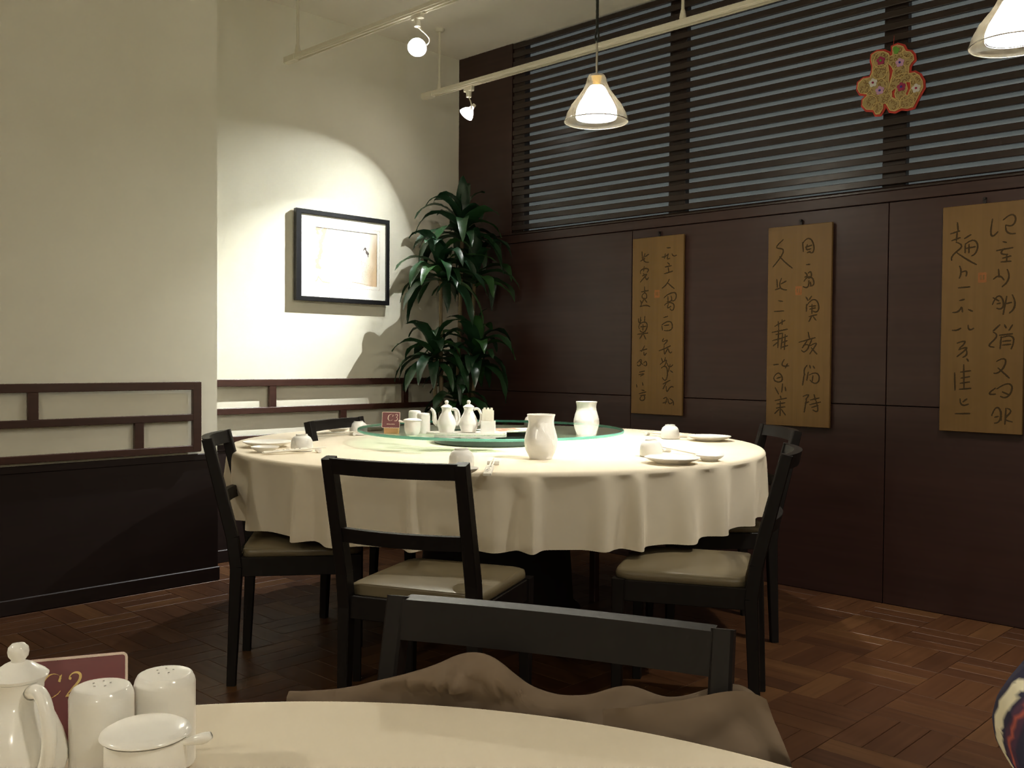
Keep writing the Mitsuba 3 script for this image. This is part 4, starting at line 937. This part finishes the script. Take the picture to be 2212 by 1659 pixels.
sw_m = bones(J, [('pelvis', 'waist'), ('waist', 'chest'), ('chest', 'neckb'), ('chest', 'shR'), ('chest', 'shL'), ('neckb', 'shR'), ('neckb', 'shL'), ('shR', 'elR'), ('elR', 'wrR'), ('shL', 'elL'), ('elL', 'wrL')], 0.006, 6)
pv = sw_m.vertices
def along(p, a, b):
    a, b = np.array(J[a][0]), np.array(J[b][0]); d = b - a
    return np.clip(((p - a) @ d) / (d @ d), 0, 1)
def dist(p, a, b):
    a_, b_ = np.array(J[a][0]), np.array(J[b][0]); t = along(p, a, b)[:, None]
    return np.linalg.norm(p - (a_ + t * (b_ - a_)), axis=1)
pos = pv[:, 2].copy()
arms = [('shR', 'elR', 0.0), ('elR', 'wrR', 0.32), ('shL', 'elL', 0.0), ('elL', 'wrL', 0.32)]
tor = np.min([dist(pv, 'pelvis', 'chest'), dist(pv, 'chest', 'neckb')], axis=0) - 0.06
coord = pv[:, 2] + 0.015
best = tor.copy()
for a, b, o in arms:
    dd = dist(pv, a, b); t = along(pv, a, b)
    Lb = np.linalg.norm(J[a][0] - J[b][0])
    c = (o + t * Lb) if o == 0 else (o + t * Lb)
    coord = np.where(dd < best, 3.0 + c, coord); best = np.minimum(best, dd)
def stripe(u):
    u = ((u + 0.062) % 0.115) / 0.115
    col = np.tile([[0.020, 0.018, 0.040]], (len(u), 1))
    col[(u > 0.40) & (u < 0.58)] = (0.62, 0.57, 0.42)
    col[(u > 0.66) & (u < 0.86)] = (0.055, 0.022, 0.045)
    col[(u > 0.73) & (u < 0.78)] = (0.30, 0.07, 0.05)
    return col
per = thing('person', 'person in dark striped knit sweater seated at the right edge, only a sleeve visible', 'person')
H = {}
# body: legs, hands, neck and head are one surface under the clothes
jb = dict(J)
def k(n, l, d, z, r_): jb[n] = (ldz(l, d, z), r_)
k('head', 0.715, 0.63, 1.24, 0.078); k('chin', 0.675, 0.615, 1.185, 0.042); k('brow', 0.675, 0.615, 1.26, 0.060); k('crown', 0.745, 0.645, 1.275, 0.075)
k('nose', 0.618, 0.591, 1.222, 0.011); k('nbr', 0.626, 0.594, 1.252, 0.010)
k('earL', 0.745, 0.562, 1.225, 0.014); k('earR', 0.695, 0.715, 1.225, 0.014)
k('hipR', 0.78, 0.75, 0.53, 0.095); k('hipL', 0.82, 0.57, 0.53, 0.095)
k('knR', 0.36, 0.62, 0.545, 0.062); k('knL', 0.42, 0.42, 0.545, 0.062)
k('anR', 0.42, 0.64, 0.09, 0.042); k('anL', 0.47, 0.44, 0.09, 0.042); k('toR', 0.26, 0.575, 0.035, 0.033); k('toL', 0.31, 0.375, 0.035, 0.033)
ch = [('pelvis', 'waist'), ('waist', 'chest'), ('chest', 'neckb'), ('neckb', 'neck'), ('neck', 'head'), ('head', 'chin'), ('head', 'brow'), ('chin', 'brow'), ('head', 'crown'), ('brow', 'crown'), ('nbr', 'nose'), ('brow', 'nbr'), ('head', 'earL'), ('head', 'earR'),
      ('hipR', 'knR'), ('hipL', 'knL'), ('hipR', 'hipL'), ('knR', 'anR'), ('knL', 'anL'), ('anR', 'toR'), ('anL', 'toL'), ('pelvis', 'hipR'), ('pelvis', 'hipL')]
for sname, (wr_, dirv, side_) in {'R': ('wrR', (-0.10, -0.075), (0.075, -0.10)), 'L': ('wrL', (-0.12, 0.03), (-0.03, -0.12))}.items():
    w = J[wr_][0]; wl_ = np.array([w @ [0.718, 0.696, 0], w @ [-0.696, 0.718, 0]])
    dv = np.array(dirv) / np.linalg.norm(dirv); sv = np.array([-dv[1], dv[0]]) * (1 if sname == 'R' else 1)
    jb['w' + sname] = (w, 0.026)
    for q_, (off, ln) in enumerate(((-0.027, 0.062), (-0.009, 0.072), (0.009, 0.067), (0.026, 0.052))):
        kn = wl_ + dv * 0.085 + sv * off
        k('k%s%d' % (sname, q_), *kn, 0.782, 0.0125); k('m%s%d' % (sname, q_), *(kn + dv * ln * 0.55), 0.776, 0.0085); k('t%s%d' % (sname, q_), *(kn + dv * ln + sv * off * 0.15), 0.765, 0.007)
        ch += [('w' + sname, 'k%s%d' % (sname, q_)), ('k%s%d' % (sname, q_), 'm%s%d' % (sname, q_)), ('m%s%d' % (sname, q_), 't%s%d' % (sname, q_))]
        if q_: ch.append(('k%s%d' % (sname, q_ - 1), 'k%s%d' % (sname, q_)))
    k('p%s0' % sname, *(wl_ + dv * 0.035 - sv * 0.036), 0.782, 0.012); k('p%s1' % sname, *(wl_ + dv * 0.075 - sv * 0.056), 0.776, 0.009)
    ch += [('w' + sname, 'p%s0' % sname), ('p%s0' % sname, 'p%s1' % sname)]
jb['pelvis'] = (jb['pelvis'][0], 0.11); jb['waist'] = (jb['waist'][0], 0.10); jb['chest'] = (jb['chest'][0], 0.11); jb['neckb'] = (jb['neckb'][0], 0.05)
part(per, 'body', bones(jb, ch, 0.009, 5), 'skin', True)
part(per, 'sweater', sw_m, 'sweater', True, color=stripe(coord), label='navy knit sweater with cream and dark red stripes')
leg = bones({n_: (p_, r_ + 0.010) for n_, (p_, r_) in jb.items() if n_ in ('hipR', 'hipL', 'knR', 'knL', 'anR', 'anL', 'pelvis')}, [('hipR', 'knR'), ('hipL', 'knL'), ('hipR', 'hipL'), ('knR', 'anR'), ('knL', 'anL'), ('pelvis', 'hipR'), ('pelvis', 'hipL')], 0.014, 5)
part(per, 'trousers', leg, 'trousers', True)
hair = bones({'a': (ldz(0.735, 0.64, 1.265), 0.088), 'b': (ldz(0.775, 0.655, 1.20), 0.075), 'c': (ldz(0.70, 0.625, 1.300), 0.062), 'd': (ldz(0.76, 0.56, 1.23), 0.03), 'e': (ldz(0.71, 0.73, 1.23), 0.03)}, [('a', 'b'), ('a', 'c'), ('a', 'd'), ('a', 'e')], 0.012, 5)
part(per, 'hair', hair, 'hair', True)
for s_ in (-1, 1):
    e = ldz(0.634 - s_ * 0.012, 0.600 + s_ * 0.030, 1.243)
    part(per, 'eye', lathe([(0.0, -0.004), (0.005, -0.003), (0.0075, 0), (0.005, 0.003), (0, 0.004)], 12, e), 'ink', True)
part(per, 'mouth', lathe([(0.0, -0.004), (0.012, 0.0), (0.0, 0.004)], 14, ldz(0.632, 0.597, 1.192)), 'seal', True)
sv_ = np.array([0.79, 0.33])
chair(ldz(1.06, 0.77, 0)[:2], -(ldz(0.79, 0.33, 0)[:2]), 'black wooden chair under the person at the right edge', None)
